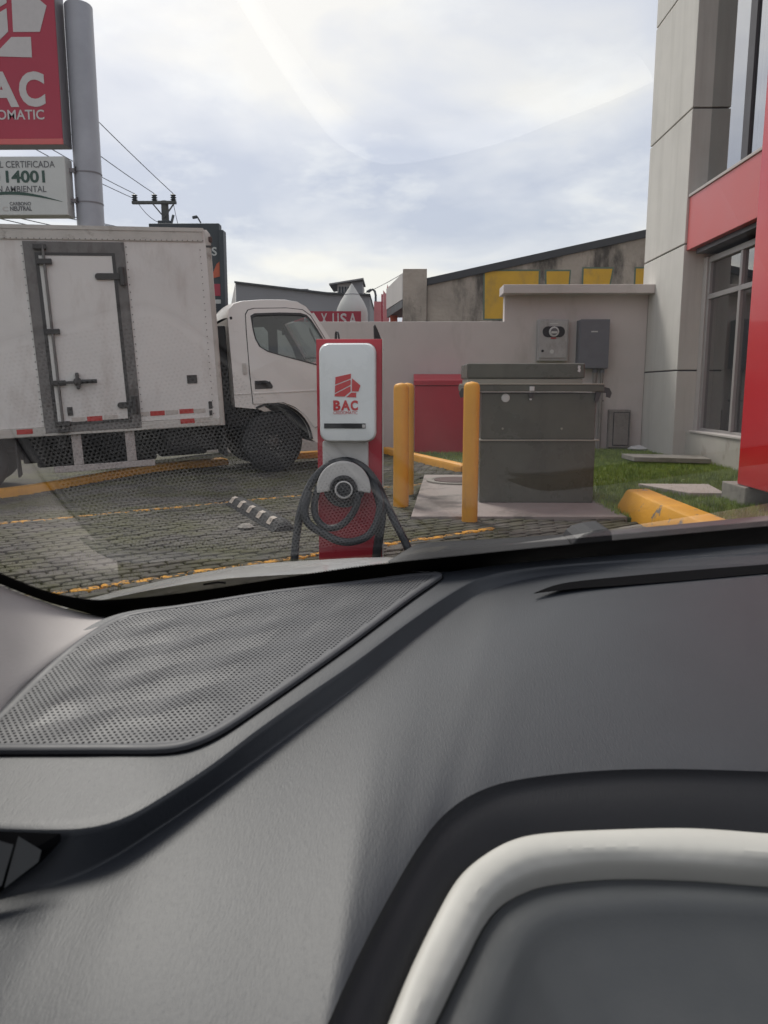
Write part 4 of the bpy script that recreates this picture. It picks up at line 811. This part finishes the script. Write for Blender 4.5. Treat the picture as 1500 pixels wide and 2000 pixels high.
H = [[(-0.616, 4.5, -0.053), (-0.604, 4.5, 0.121), (-0.59, 4.51, 0.244), (-0.559, 4.53, 0.396), (-0.508, 4.56, 0.531), (-0.416, 4.57, 0.632), (-0.308, 4.57, 0.669), (-0.205, 4.57, 0.638), (-0.122, 4.56, 0.547), (-0.063, 4.54, 0.426), (-0.002, 4.5, 0.309), (0.059, 4.46, 0.193), (0.107, 4.42, 0.079)], [(-0.512, 4.5, 0.493), (-0.538, 4.48, 0.388), (-0.517, 4.47, 0.307), (-0.438, 4.46, 0.254), (-0.341, 4.45, 0.207), (-0.25, 4.45, 0.201), (-0.159, 4.46, 0.239), (-0.105, 4.47, 0.33), (-0.093, 4.49, 0.449), (-0.13, 4.53, 0.566)], [(-0.462, 4.55, 0.517), (-0.484, 4.52, 0.413), (-0.471, 4.5, 0.333), (-0.416, 4.49, 0.279), (-0.336, 4.48, 0.287), (-0.266, 4.48, 0.349), (-0.225, 4.47, 0.436), (-0.237, 4.465, 0.492)], [(-0.156, 4.56, 0.593), (-0.106, 4.53, 0.474), (-0.084, 4.51, 0.354), (-0.097, 4.51, 0.23), (-0.112, 4.52, 0.118), (-0.119, 4.54, -0.045)], [(-0.484, 4.57, 0.576), (-0.544, 4.56, 0.453), (-0.579, 4.53, 0.334), (-0.599, 4.52, 0.179), (-0.616, 4.52, -0.058)]]
for i, h_ in enumerate(H): hose(h_, (.024, .024, .021, .028, .022)[i])

# ------------------------------------------------------------------ bollards, cabinet, pad fittings
def bollard(x, y, h, r, label):
    o = obj('bollard', B().lathe([(r, -.02), (r, h - r * .75), (r * .93, h - r * .42), (r * .72, h - r * .16), (r * .38, h - .006), (.0, h)], (0, 0, 0), 28), M['yellow'], smooth=True)
    o.location = (x, y, 0); return tag(o, label, 'bollard', 'yellow bollards')
bollard(.62, 6.36, 1.15, .066, 'yellow bollard in front of the green cabinet corner')
bollard(.05, 7.16, 1.145, .072, 'yellow bollard just right of the charger, front one of the pair')
bollard(.115, 7.95, 1.15, .072, 'yellow bollard half hidden behind the other beside the charger')
tr = thing('transformer_cabinet', 'olive green transformer cabinet with stepped lid on the concrete pad', 'cabinet', (0, 7.24, .02))
obj('base_tank', B().box(.795, 1.87, 0, 1.0, .0, .585), M['olive'], tr, bevel=.008)
obj('upper_body', B().box(.80, 1.862, .004, .98, .60, 1.03), M['olive'], tr, bevel=.008)
obj('middle_ledge', B().box(.785, 1.905, -.022, .99, .5855, .5995), M['olive_light'], tr, bevel=.003)
hdl = obj('hood_rail', B().box(.66, 1.92, -.05, 1.0, 1.045, 1.105), M['olive'], tr, bevel=.006); obj('rail_edge', B().box(.662, 1.918, -.056, .9, 1.106, 1.118), M['olive_light'], hdl, bevel=.003)
obj('hood_lower', B().box(.70, 1.80, .30, .98, 1.119, 1.165), M['olive_light'], tr, bevel=.006); obj('hood_top', B().box(.685, 1.815, .28, 1.0, 1.168, 1.31), M['olive'], tr, bevel=.012)
for s, x in ((-1, .66), (1, 1.92)):
    obj('lift_hook', B().prism([(x - .015 * s, 1.09), (x + .05 * s, 1.075), (x + .075 * s, 1.03), (x + .06 * s, .985), (x + .03 * s, .995), (x + .03 * s, 1.03), (x - .02 * s, 1.035), (x - .05 * s, .95), (x - .08 * s, .95), (x - .07 * s, 1.04)], -.03, .0), M['steel_dark'], tr)
obj('hasp', B().box(1.23, 1.275, -.066, -.051, 1.05, 1.09), M['sign_white'], tr, bevel=.003); obj('padlock', B().box(1.235, 1.27, -.04, -.012, .985, 1.03), M['steel_dark'], tr, bevel=.006); obj('lock_tag', B().box(1.24, 1.258, -.03, -.008, .965, .98), M['sign_white'], tr)
obj('sticker', B().prism([(1.74, 1.235), (1.765, 1.225), (1.772, 1.25), (1.765, 1.262), (1.77, 1.285), (1.748, 1.29), (1.742, 1.268), (1.75, 1.255)], .276, .279), M['sign_white'], tr)
obj('white_spot', B().lathe([(.001, -.0), (.04, -.004), (.03, -.008)], (1.02, 0, .985), 14, 'y'), M['sign_white'], tr)
for x in (1.0, 1.55): obj('door_bolt', B().lathe([(.012, .003), (.01, -.008)], (x, 0, .7), 8, 'y'), M['olive_light'], tr)
o = obj('manhole_cover', B().lathe([(.36, 0), (.36, .018), (.30, .02), (.29, .012), (.0, .012)], (0, 0, 0), 40), M['concrete'], smooth=False); o.location = (0.718, 8.922, 0.02)
tag(o, 'round manhole with rusty lid on the pad behind the bollard', 'manhole'); q = obj('rusty_lid', B().lathe([(.27, .013), (.27, .022), (.2, .02), (.19, .026), (.0, .026)], (0, 0, 0), 36), M['iron'], o)
t = thing('red_cabinet', 'red metal cabinet with sloped lid against the wall', 'cabinet', (.755, 13.06, 0))
obj('body', B().box(-.435, .46, 0, .5, .0, 1.13), M['red_metal'], t, bevel=.008); obj('lid', B().prism([(-.02, 1.135), (.52, 1.135), (.52, 1.33), (.45, 1.33), (-.02, 1.22)], .745 - .755 - .44, .475, 'yz'), M['red_metal'], t, bevel=.006); obj('lid_gap', B().box(-.43, .455, .004, .49, 1.126, 1.136), M['chassis'], t)
# rubber wheel stop with reflective blocks
a = Vector((-1.53, 7.25, 0)); c = Vector((-.86, 5.86, 0)); d = (c - a).normalized(); n_ = Vector((-d.y, d.x, 0))
t = thing('wheel_stop', 'black rubber wheel stop with pale reflective blocks', 'wheel stop', (0, 0, 0))
L_ = (c - a).length; rows = []
for s in [0, .02, .05] + [.1 + .8 * i / 10 for i in range(11)] + [.95, .98, 1]:
    e_ = min(1, min(s, 1 - s) / .05) ** .6; p = a + d * (L_ * s)
    rows.append([tuple(p + n_ * x + Vector((0, 0, z * (.45 + .55 * e_)))) for x, z in ((-.10, 0), (-.075, .04), (-.045, .075), (0, .083), (.045, .075), (.075, .04), (.10, 0))])
q = B().loft(rows); q.f += [tuple(range(7)), tuple(range(len(q.v) - 7, len(q.v)))]; q.mi += [0, 0]; obj('rubber_bar', q, M['rubber'], t)
for s in (.08, .28, .48, .68, .88):
    p = a + d * (L_ * s); rr_ = []
    for w_ in (-.05, .055): rr_.append([tuple(p + d * w_ + n_ * x + Vector((0, 0, z))) for x, z in ((-.085, .034), (-.052, .078), (-.02, .086))])
    obj('reflective_block', B().loft(rr_), M['block_white'], t)
tag(obj('stone_chip', B().lathe([(.05, 0), (.07, .015), (.04, .035), (.0, .04)], (-1.186, 5.962, 0), 7), M['concrete']), 'small pale stone on the pavers beside the wheel stop', 'stone')

# ------------------------------------------------------------------ the car we sit in
car = thing('car', 'white car seen from inside, its grey dashboard and windscreen edge in the foreground', 'car', (0, 0, 0))
NS = 90
def rows_of(*curves): return [crom(c_, NS) for c_ in curves]
EU, EL, EL2, NB = ([(0.72, 1.095, 0.88), (0.516, 1.05, 0.875), (0.33, 1.017, 0.872), (0.222, 0.995, 0.869), (0.158, 0.974, 0.867), (0.108, 0.942, 0.864), (0.065, 0.885, 0.858), (0.015, 0.8, 0.85), (-0.035, 0.707, 0.841), (-0.077, 0.636, 0.834), (-0.111, 0.577, 0.828), (-0.134, 0.534, 0.823), (-0.158, 0.495, 0.82), (-0.178, 0.47, 0.817), (-0.198, 0.459, 0.816), (-0.227, 0.457, 0.816), (-0.279, 0.46, 0.816), (-0.348, 0.466, 0.817)], [(0.692, 1.049, 0.871), (0.5, 1.016, 0.867), (0.321, 0.99, 0.864), (0.232, 0.979, 0.861), (0.176, 0.965, 0.857), (0.123, 0.935, 0.851), (0.078, 0.89, 0.843), (0.015, 0.783, 0.831), (-0.035, 0.694, 0.821), (-0.076, 0.627, 0.813), (-0.111, 0.571, 0.806), (-0.141, 0.525, 0.8), (-0.167, 0.486, 0.796), (-0.192, 0.459, 0.79), (-0.219, 0.443, 0.785), (-0.249, 0.436, 0.78), (-0.283, 0.426, 0.778), (-0.334, 0.417, 0.776)], [(0.679, 1.014, 0.867), (0.494, 0.982, 0.864), (0.321, 0.958, 0.861), (0.234, 0.948, 0.858), (0.18, 0.935, 0.854), (0.129, 0.907, 0.849), (0.085, 0.865, 0.841), (0.022, 0.763, 0.829), (-0.028, 0.678, 0.819), (-0.069, 0.613, 0.811), (-0.103, 0.56, 0.805), (-0.133, 0.515, 0.8), (-0.159, 0.478, 0.795), (-0.185, 0.451, 0.789), (-0.212, 0.436, 0.785), (-0.242, 0.429, 0.779), (-0.275, 0.42, 0.777), (-0.325, 0.41, 0.775)], [(0.398, 0.547, 0.807), (0.343, 0.552, 0.807), (0.287, 0.555, 0.808), (0.209, 0.558, 0.808), (0.149, 0.555, 0.807), (0.092, 0.543, 0.806), (0.06, 0.526, 0.805), (0.036, 0.503, 0.802), (0.017, 0.47, 0.799), (-0.003, 0.424, 0.794), (-0.02, 0.378, 0.79), (-0.033, 0.338, 0.786), (-0.048, 0.296, 0.777), (-0.073, 0.265, 0.769), (-0.127, 0.255, 0.764), (-0.195, 0.264, 0.76), (-0.279, 0.304, 0.76)])
eu, el, el2, nb = rows_of(EU, EL, EL2, NB)
def mix(a_, b_, t): return [p.lerp(q, t) for p, q in zip(a_, b_)]
def lift(r_, h): return [p + Vector((0, 0, h)) for p in r_]
FAR = [(0.74, 1.126, 0.883), (0.534, 1.089, 0.879), (0.338, 1.044, 0.874), (0.169, 1.003, 0.87), (0.06, 0.961, 0.866), (-0.041, 0.933, 0.863), (-0.143, 0.892, 0.859), (-0.226, 0.854, 0.855), (-0.309, 0.818, 0.852), (-0.335, 0.735, 0.844), (-0.335, 0.611, 0.831), (-0.345, 0.538, 0.824), (-0.37, 0.5, 0.82)]
far = crom(FAR, NS)
pl_rows = [far, mix(far, eu, .3), mix(far, eu, .6), mix(far, eu, .85), mix(far, eu, .955), lift(eu, .0), lift(mix(eu, el, .10), -.0018), lift(mix(eu, el, .3), -.001), mix(eu, el, .7), mix(eu, el, .93), lift(el, .0006), lift(mix(el, el2, .5), .0012), lift(el2, .0014),
           lift(mix(el2, nb, .12), .0022), lift(mix(el2, nb, .3), .004), lift(mix(el2, nb, .5), .005), lift(mix(el2, nb, .7), .0045), lift(mix(el2, nb, .86), .003), lift(mix(el2, nb, .95), .0015), nb]
CO, CI, CM, IN, IN2 = ([(0.37, 0.502, 0.786), (0.32, 0.508, 0.787), (0.268, 0.512, 0.787), (0.215, 0.516, 0.788), (0.159, 0.515, 0.787), (0.106, 0.509, 0.787), (0.079, 0.5, 0.786), (0.056, 0.482, 0.784), (0.04, 0.462, 0.782), (0.025, 0.431, 0.779), (0.009, 0.393, 0.775), (-0.005, 0.354, 0.771), (-0.019, 0.313, 0.767)], [(0.349, 0.471, 0.777), (0.302, 0.477, 0.778), (0.252, 0.481, 0.778), (0.202, 0.485, 0.779), (0.149, 0.486, 0.779), (0.108, 0.48, 0.778), (0.088, 0.473, 0.777), (0.07, 0.46, 0.776), (0.057, 0.442, 0.774), (0.043, 0.414, 0.771), (0.029, 0.385, 0.769), (0.017, 0.36, 0.766), (0.0, 0.314, 0.761)], [(0.354, 0.476, 0.782), (0.306, 0.482, 0.782), (0.256, 0.486, 0.783), (0.206, 0.492, 0.783), (0.152, 0.491, 0.783), (0.107, 0.487, 0.783), (0.085, 0.479, 0.782), (0.066, 0.464, 0.78), (0.052, 0.446, 0.779), (0.037, 0.418, 0.776), (0.022, 0.385, 0.772), (0.01, 0.356, 0.77), (-0.007, 0.311, 0.765)], [(0.337, 0.449, 0.771), (0.29, 0.453, 0.771), (0.243, 0.456, 0.772), (0.194, 0.458, 0.772), (0.15, 0.456, 0.772), (0.119, 0.452, 0.771), (0.103, 0.446, 0.771), (0.09, 0.436, 0.77), (0.081, 0.423, 0.768), (0.07, 0.401, 0.766), (0.06, 0.38, 0.764), (0.05, 0.358, 0.762), (0.032, 0.313, 0.757)], [(0.257, 0.323, 0.732), (0.232, 0.323, 0.732), (0.207, 0.323, 0.732), (0.182, 0.322, 0.732), (0.162, 0.322, 0.732), (0.145, 0.322, 0.732), (0.13, 0.322, 0.732), (0.117, 0.322, 0.732), (0.107, 0.321, 0.732), (0.097, 0.321, 0.732), (0.087, 0.321, 0.732), (0.077, 0.321, 0.732), (0.064, 0.314, 0.731)])
co, ci, cm_, inn, in2 = rows_of(CO, CI, CM, IN, IN2)
obj('dashboard', B().loft(pl_rows), M['dash'], car, smooth=True, subsurf=1)
NBC = [(0.398, 0.547, 0.807), (0.343, 0.552, 0.807), (0.287, 0.555, 0.808), (0.209, 0.558, 0.808), (0.149, 0.555, 0.807), (0.092, 0.543, 0.806), (0.06, 0.526, 0.805), (0.036, 0.503, 0.802), (0.017, 0.47, 0.799), (-0.003, 0.424, 0.794), (-0.02, 0.378, 0.79), (-0.033, 0.338, 0.786), (-0.048, 0.292, 0.781)]
nbs = crom(NBC, NS)
obj('shroud_face', B().loft([lift(nbs, .0008), lift(mix(nbs, co, .05), -.002), lift(mix(nbs, co, .15), -.004), mix(nbs, co, .6), lift(co, -.006), lift(mix(co, cm_, .4), -.012)]), M['shaded_face'], car, smooth=True, subsurf=1)
obj('shroud_trim', B().loft([lift(co, -.010), lift(co, -.002), lift(mix(co, cm_, .3), .002), lift(mix(co, cm_, .62), .003), lift(cm_, .0022), [p + Vector((0, 0, .0013 * abs(math.sin(i * math.pi / 3)) - .0002)) for i, p in enumerate(mix(cm_, ci, .45))], lift(mix(cm_, ci, .85), -.001), lift(ci, -.003), lift(mix(ci, cm_, .25), -.02)]), M['cream'], car, smooth=True, subsurf=1, label='cream quilted trim bow at the lower right')
obj('shroud_panel', B().loft([lift(mix(ci, cm_, .25), -.018), lift(mix(ci, cm_, .05), -.014), lift(mix(ci, inn, .3), -.012), lift(mix(ci, inn, .8), -.010), lift(inn, -.012), lift(mix(inn, in2, .06), -.016), lift(mix(inn, in2, .3), -.018), lift(mix(inn, in2, .7), -.018), in2]), M['panel'], car, smooth=True, subsurf=1)

# speaker grille: moulded sheet with real perforations
GO = [(-0.336, 0.542), (-0.277, 0.543), (-0.223, 0.544), (-0.18, 0.545), (-0.158, 0.552), (-0.139, 0.571), (-0.117, 0.607), (-0.081, 0.672), (-0.038, 0.753), (0.016, 0.86), (0.048, 0.919), (0.058, 0.94), (0.05, 0.947), (0.018, 0.941), (-0.045, 0.916), (-0.141, 0.882), (-0.223, 0.843), (-0.284, 0.814), (-0.306, 0.789), (-0.32, 0.735), (-0.326, 0.679), (-0.328, 0.624), (-0.33, 0.576), (-0.338, 0.551)]
def rip(x, y):
    p, q = (x * .62 + y * .78) / .075, (x * .78 - y * .62) / .030   # pressed diamond facets
    u_, v_ = (p + q) * .5, (p - q) * .5
    return 2 * (abs((u_ % 1) - .5) + abs((v_ % 1) - .5)) - 1
def gpz(x, y): return .77 + .10 * y + .0045 + 0.0014 * rip(x, y) * sst(.0, .05, gdist(x, y) - .008)
def gdist(x, y):
    m_ = 9
    for i in range(len(GO)):
        a_, b_ = GO[i], GO[(i + 1) % len(GO)]; ex, ey = b_[0] - a_[0], b_[1] - a_[1]; t_ = max(0, min(1, ((x - a_[0]) * ex + (y - a_[1]) * ey) / (ex * ex + ey * ey + 1e-12)))
        m_ = min(m_, math.hypot(x - a_[0] - ex * t_, y - a_[1] - ey * t_))
    return m_
SP = .0046; g = B(); cand = []
gx0, gx1 = min(p[0] for p in GO), max(p[0] for p in GO); gy0, gy1 = min(p[1] for p in GO), max(p[1] for p in GO)
ca_, sa_ = math.cos(R(8)), math.sin(R(8))
for j in range(-120, 140):
    for i in range(-140, 160):
        u_, v_ = (i + (j % 2) * .5) * SP, j * SP * .9; x, y = -.12 + u_ * ca_ - v_ * sa_, .72 + u_ * sa_ + v_ * ca_
        if gx0 < x < gx1 and gy0 < y < gy1 and inside((x, y), GO): cand.append((x, y))
for x, y in cand:
    dd_ = gdist(x, y)
    if dd_ < .003: continue
    hx, hy = SP / 2, SP * .45
    corners = [(-hx, -hy), (0, -hy), (hx, -hy), (hx, 0), (hx, hy), (0, hy), (-hx, hy), (-hx, 0)]
    W_ = lambda p: (x + p[0] * ca_ - p[1] * sa_, y + p[0] * sa_ + p[1] * ca_)
    O_ = [W_(p) for p in corners]; O3 = [(p[0], p[1], gpz(*p)) for p in O_]
    if dd_ < .0075: g.add(O3, [tuple(range(8))]); continue
    r_ = SP * (.29 + .075 * rip(x + .006, y - .004) * sst(.0, .05, dd_ - .008))
    I_ = [W_((r_ * math.cos(R(a_)), r_ * math.sin(R(a_)))) for a_ in (225, 270, 315, 0, 45, 90, 135, 180)]; zc_ = gpz(x, y)
    I3 = [(p[0], p[1], gpz(*p)) for p in I_]; D3 = [(p[0], p[1], zc_ - .0022) for p in I_]
    g.add(O3 + I3 + D3, [(k, (k + 1) % 8, 8 + (k + 1) % 8, 8 + k) for k in range(8)] + [(8 + k, 8 + (k + 1) % 8, 16 + (k + 1) % 8, 16 + k) for k in range(8)])
gr = obj('speaker_grille', g, M['grille'], car, recalc=False)
for p_ in gr.data.polygons: p_.use_smooth = False
obj('grille_backing', B().add([(p[0], p[1], .77 + .10 * p[1] + .0008) for p in GO], [tuple(range(len(GO)))]), M['frit'], gr)
cl = [Vector(p) for p in crom([(*p, 0) for p in GO] + [(*GO[0], 0)], 160)][:-1]
ctr = sum(cl, Vector()) / len(cl); nrm = []
for i in range(len(cl)):
    tdir = (cl[(i + 1) % len(cl)] - cl[i - 1]).normalized(); nn_ = Vector((-tdir.y, tdir.x, 0)); nrm.append(nn_ if nn_.dot(ctr - cl[i]) > 0 else -nn_)
def rimrow(off, h): return [(p.x + q.x * off, p.y + q.y * off, .77 + .10 * (p.y + q.y * off) + h) for p, q in zip(cl, nrm)]
obj('grille_rim', B().loft([rimrow(-.001, -.001), rimrow(-.0008, .0042), rimrow(.0008, .0054), rimrow(.0045, .0054), rimrow(.0075, .0046), rimrow(.0085, .003)], True), M['grille'], gr, smooth=True)
obj('grille_gap', B().loft([rimrow(-.0032, .0009), rimrow(-.0006, .0011)], True), M['frit'], gr)
# defroster slot, its darkness painted as a black strip on the pad
SL = ([(0.165, 0.894, 0.856), (0.193, 0.918, 0.859), (0.222, 0.935, 0.86), (0.277, 0.95, 0.862), (0.383, 0.977, 0.865), (0.495, 1.005, 0.867), (0.653, 1.043, 0.871)], [(0.166, 0.892, 0.856), (0.193, 0.901, 0.857), (0.223, 0.91, 0.858), (0.275, 0.921, 0.859), (0.371, 0.942, 0.861), (0.478, 0.968, 0.864), (0.63, 1.004, 0.867)])
s0, s1 = crom(SL[0], 40), crom(SL[1], 40)
obj('defroster_slot', B().loft([lift(s0, .0012), lift(s1, .0012)]), M['frit'], car)
# side air vent: the dark opening is painted as a flat black sheet
VN = ([(-0.328, 0.452, 0.82), (-0.215, 0.451, 0.817), (-0.214, 0.45, 0.815), (-0.214, 0.449, 0.813), (-0.224, 0.442, 0.803), (-0.246, 0.432, 0.789), (-0.275, 0.412, 0.783), (-0.3, 0.404, 0.782)], [[(-0.238, 0.443, 0.82), (-0.222, 0.439, 0.813), (-0.223, 0.436, 0.807), (-0.241, 0.427, 0.795)], [(-0.261, 0.443, 0.82), (-0.24, 0.44, 0.816), (-0.243, 0.428, 0.796), (-0.262, 0.419, 0.789)], [(-0.289, 0.443, 0.82), (-0.264, 0.44, 0.816), (-0.263, 0.418, 0.789), (-0.279, 0.406, 0.788)]])
vt = obj('air_vent', B().add([tuple(p) for p in VN[0]], [tuple(range(len(VN[0])))]), M['frit'], car)
for sl_ in VN[1]: obj('slat', B().add([tuple(p) for p in sl_], [(0, 1, 2, 3)]), M['slat'], vt)
# pillar trim
PA, PB, PM = ([(-0.348, 0.937, 0.81), (-0.362, 0.911, 0.821), (-0.376, 0.844, 0.852), (-0.383, 0.777, 0.885), (-0.385, 0.722, 0.912), (-0.387, 0.651, 0.948), (-0.375, 0.537, 1.008), (-0.356, 0.415, 1.074), (-0.336, 0.323, 1.125)], [(-0.299, 0.802, 0.851), (-0.315, 0.776, 0.85), (-0.324, 0.726, 0.846), (-0.33, 0.671, 0.841), (-0.329, 0.612, 0.837), (-0.317, 0.531, 0.837), (-0.313, 0.444, 0.844), (-0.331, 0.378, 0.858), (-0.333, 0.306, 0.901)], [(-0.324, 0.87, 0.831), (-0.34, 0.846, 0.838), (-0.352, 0.79, 0.855), (-0.36, 0.731, 0.872), (-0.361, 0.677, 0.887), (-0.356, 0.601, 0.904), (-0.348, 0.501, 0.938), (-0.348, 0.406, 0.978), (-0.339, 0.325, 1.025)])
pa, pb, pm_ = crom(PA, 40), crom(PB, 40), crom(PM, 40)
obj('pillar_trim', B().loft([lift(pa, -.01), pa, mix(pa, pm_, .25), mix(pa, pm_, .6), pm_, mix(pm_, pb, .5), mix(pm_, pb, .85), pb, lift(pb, -.012)]), M['pillar'], car, smooth=True, subsurf=1)
# windscreen with ceramic border
W0, WU, WV = (Vector(q) for q in ((-0.307, 0.9, 0.846), (0.949727139701339, 0.31211690037133194, 0.024523470743461825), (0.05, -0.885, 0.46)))
def wp(u, v): return W0 + WU * u + WV * v
obj('windscreen', B().loft([[wp(u, v) for u in (-.9, 1.6)] for v in (-.06, 1.25)]), M['windscreen'], car)
FA, FB = ([(-0.393, 0.614, 0.971), (-0.396, 0.675, 0.939), (-0.394, 0.738, 0.907), (-0.391, 0.815, 0.869), (-0.378, 0.89, 0.833), (-0.357, 0.965, 0.799), (-0.259, 0.98, 0.81), (-0.158, 0.989, 0.825), (-0.045, 1.011, 0.836), (0.066, 1.057, 0.834), (0.183, 1.083, 0.843), (0.628, 1.277, 0.83), (0.857, 1.373, 0.825)], [(-0.375, 0.587, 0.988), (-0.378, 0.644, 0.958), (-0.377, 0.708, 0.925), (-0.372, 0.781, 0.889), (-0.352, 0.842, 0.862), (-0.32, 0.868, 0.855), (-0.253, 0.89, 0.857), (-0.144, 0.904, 0.871), (-0.04, 0.918, 0.884), (0.083, 0.952, 0.89), (0.233, 1.0, 0.895), (0.539, 1.102, 0.902), (0.724, 1.166, 0.905)])
fa, fb = crom(FA, 160), crom(FB, 160)
fr_ = obj('frit_band', B().loft([fa, mix(fa, fb, .5), fb]), M['frit'], car)
dots = B(); ax_u = WU.normalized(); ax_v = (WV - ax_u * WV.dot(ax_u)).normalized()
fbd = crom(FB, 420)
for i in range(1, 419):
    for k, (off, r_) in enumerate(((.0016, .0013), (.0042, .0008))):
        c_ = fbd[i] + ax_v * off + (fbd[i + 1] - fbd[i]) * (.5 * k); o_ = len(dots.v)
        dots.add([c_ + (ax_u * math.cos(q * math.pi / 3) + ax_v * math.sin(q * math.pi / 3)) * r_ for q in range(6)], [(0, 1, 2, 3, 4, 5)])
obj('frit_dots', dots, M['frit'], fr_, kind='stuff', recalc=False)
# bonnet, cowl, wiper cap
hr = []
for j in range(26):
    Y = .98 + .045 * j; r_ = []
    for i in range(46):
        x = -.72 + .05 * i; s_ = x - .55
        z = .848 - .15 * (Y - 1.1) - .20 * (Y - 1.1) ** 2 - .018 * max(0, -x - .05) / .3 - .30 * max(0, -x - .20) ** 1.6
        if x > .0: z -= .055 * sst(0, .35, x)
        r_.append((x, Y, z))
    hr.append(r_)
obj('bonnet', B().loft(hr), M['hood'], car, smooth=True)
obj('bonnet_seam', B().tube([(-0.273, 1.06, 0.823), (-0.263, 1.1, 0.816), (-0.251, 1.1, 0.815)], .0016, 6), M['chassis'], car)
CT, CB = ([(-0.015, 1.1, 0.846), (0.004, 1.12, 0.854), (0.021, 1.14, 0.86), (0.041, 1.16, 0.864), (0.103, 1.19, 0.862), (0.189, 1.23, 0.859), (0.295, 1.27, 0.858), (0.472, 1.33, 0.862), (0.678, 1.39, 0.87), (0.959, 1.47, 0.879)], [(-0.02, 1.06, 0.843), (-0.002, 1.07, 0.845), (0.02, 1.08, 0.844), (0.039, 1.09, 0.844), (0.097, 1.12, 0.841), (0.178, 1.15, 0.843), (0.275, 1.18, 0.845), (0.442, 1.24, 0.848), (0.637, 1.3, 0.851), (0.897, 1.37, 0.862)])
ct, cb_ = crom(CT, 60), crom(CB, 60)
obj('cowl', B().loft([lift(ct, -.03), ct, mix(ct, cb_, .12), [p + Vector((0, 0, .004)) for p in mix(ct, cb_, .5)], cb_]), M['black'], car, smooth=True)
KP = [(0.278, 1.22, 0.84), (0.28, 1.22, 0.858), (0.285, 1.22, 0.866), (0.294, 1.22, 0.873), (0.311, 1.22, 0.878), (0.335, 1.22, 0.881), (0.34, 1.22, 0.875), (0.345, 1.22, 0.84)]
b = B().prism([(p[0], p[2]) for p in KP], KP[0][1] - .03, KP[0][1] + .05)
obj('wiper_cap', b, M['black'], car, bevel=.006)
# cabin shell round the viewer
obj('roof', B().loft([[(x, y, z + .05 * math.cos((x - .35) * 1.6)) for x in (-.42, 0, .35, .8, 1.15)] for y, z in ((.02, 1.36), (-.10, 1.40), (-.5, 1.47), (-1.4, 1.48), (-2.2, 1.36))]), M['headliner'], car)
obj('floor_pan', B().box(-.6, 1.35, -2.4, 1.0, .22, .27), M['seat'], car); obj('firewall', B().box(-.6, 1.35, .9, .93, .25, .74), M['seat'], car)
for x, s in ((-.56, -1), (1.28, 1)):
    obj('door_panel', B().box(x - .04, x + .04, -1.6, .55, .27, .86), M['seat'], car, bevel=.02)
    obj('centre_pillar', B().bar((x, -.75, .85), (x * .82 + .06, -.75, 1.48), .10, .16), M['headliner'], car)
    obj('rear_quarter', B().box(x - .04, x + .04, -2.4, -1.6, .27, 1.0), M['seat'], car)
obj('tailgate', B().box(-.6, 1.3, -2.45, -2.38, .27, 1.0), M['seat'], car)
for x in (-.28, .55):
    st = obj('seat', B().box(x, x + .5, -.75, -.25, .3, .58), M['seat'], car, bevel=.05); obj('seat_backrest', B().prism([(-.78, .55), (-.62, .55), (-.85, 1.2), (-.98, 1.18)], x + .02, x + .48, 'yz'), M['seat'], st, bevel=.04)
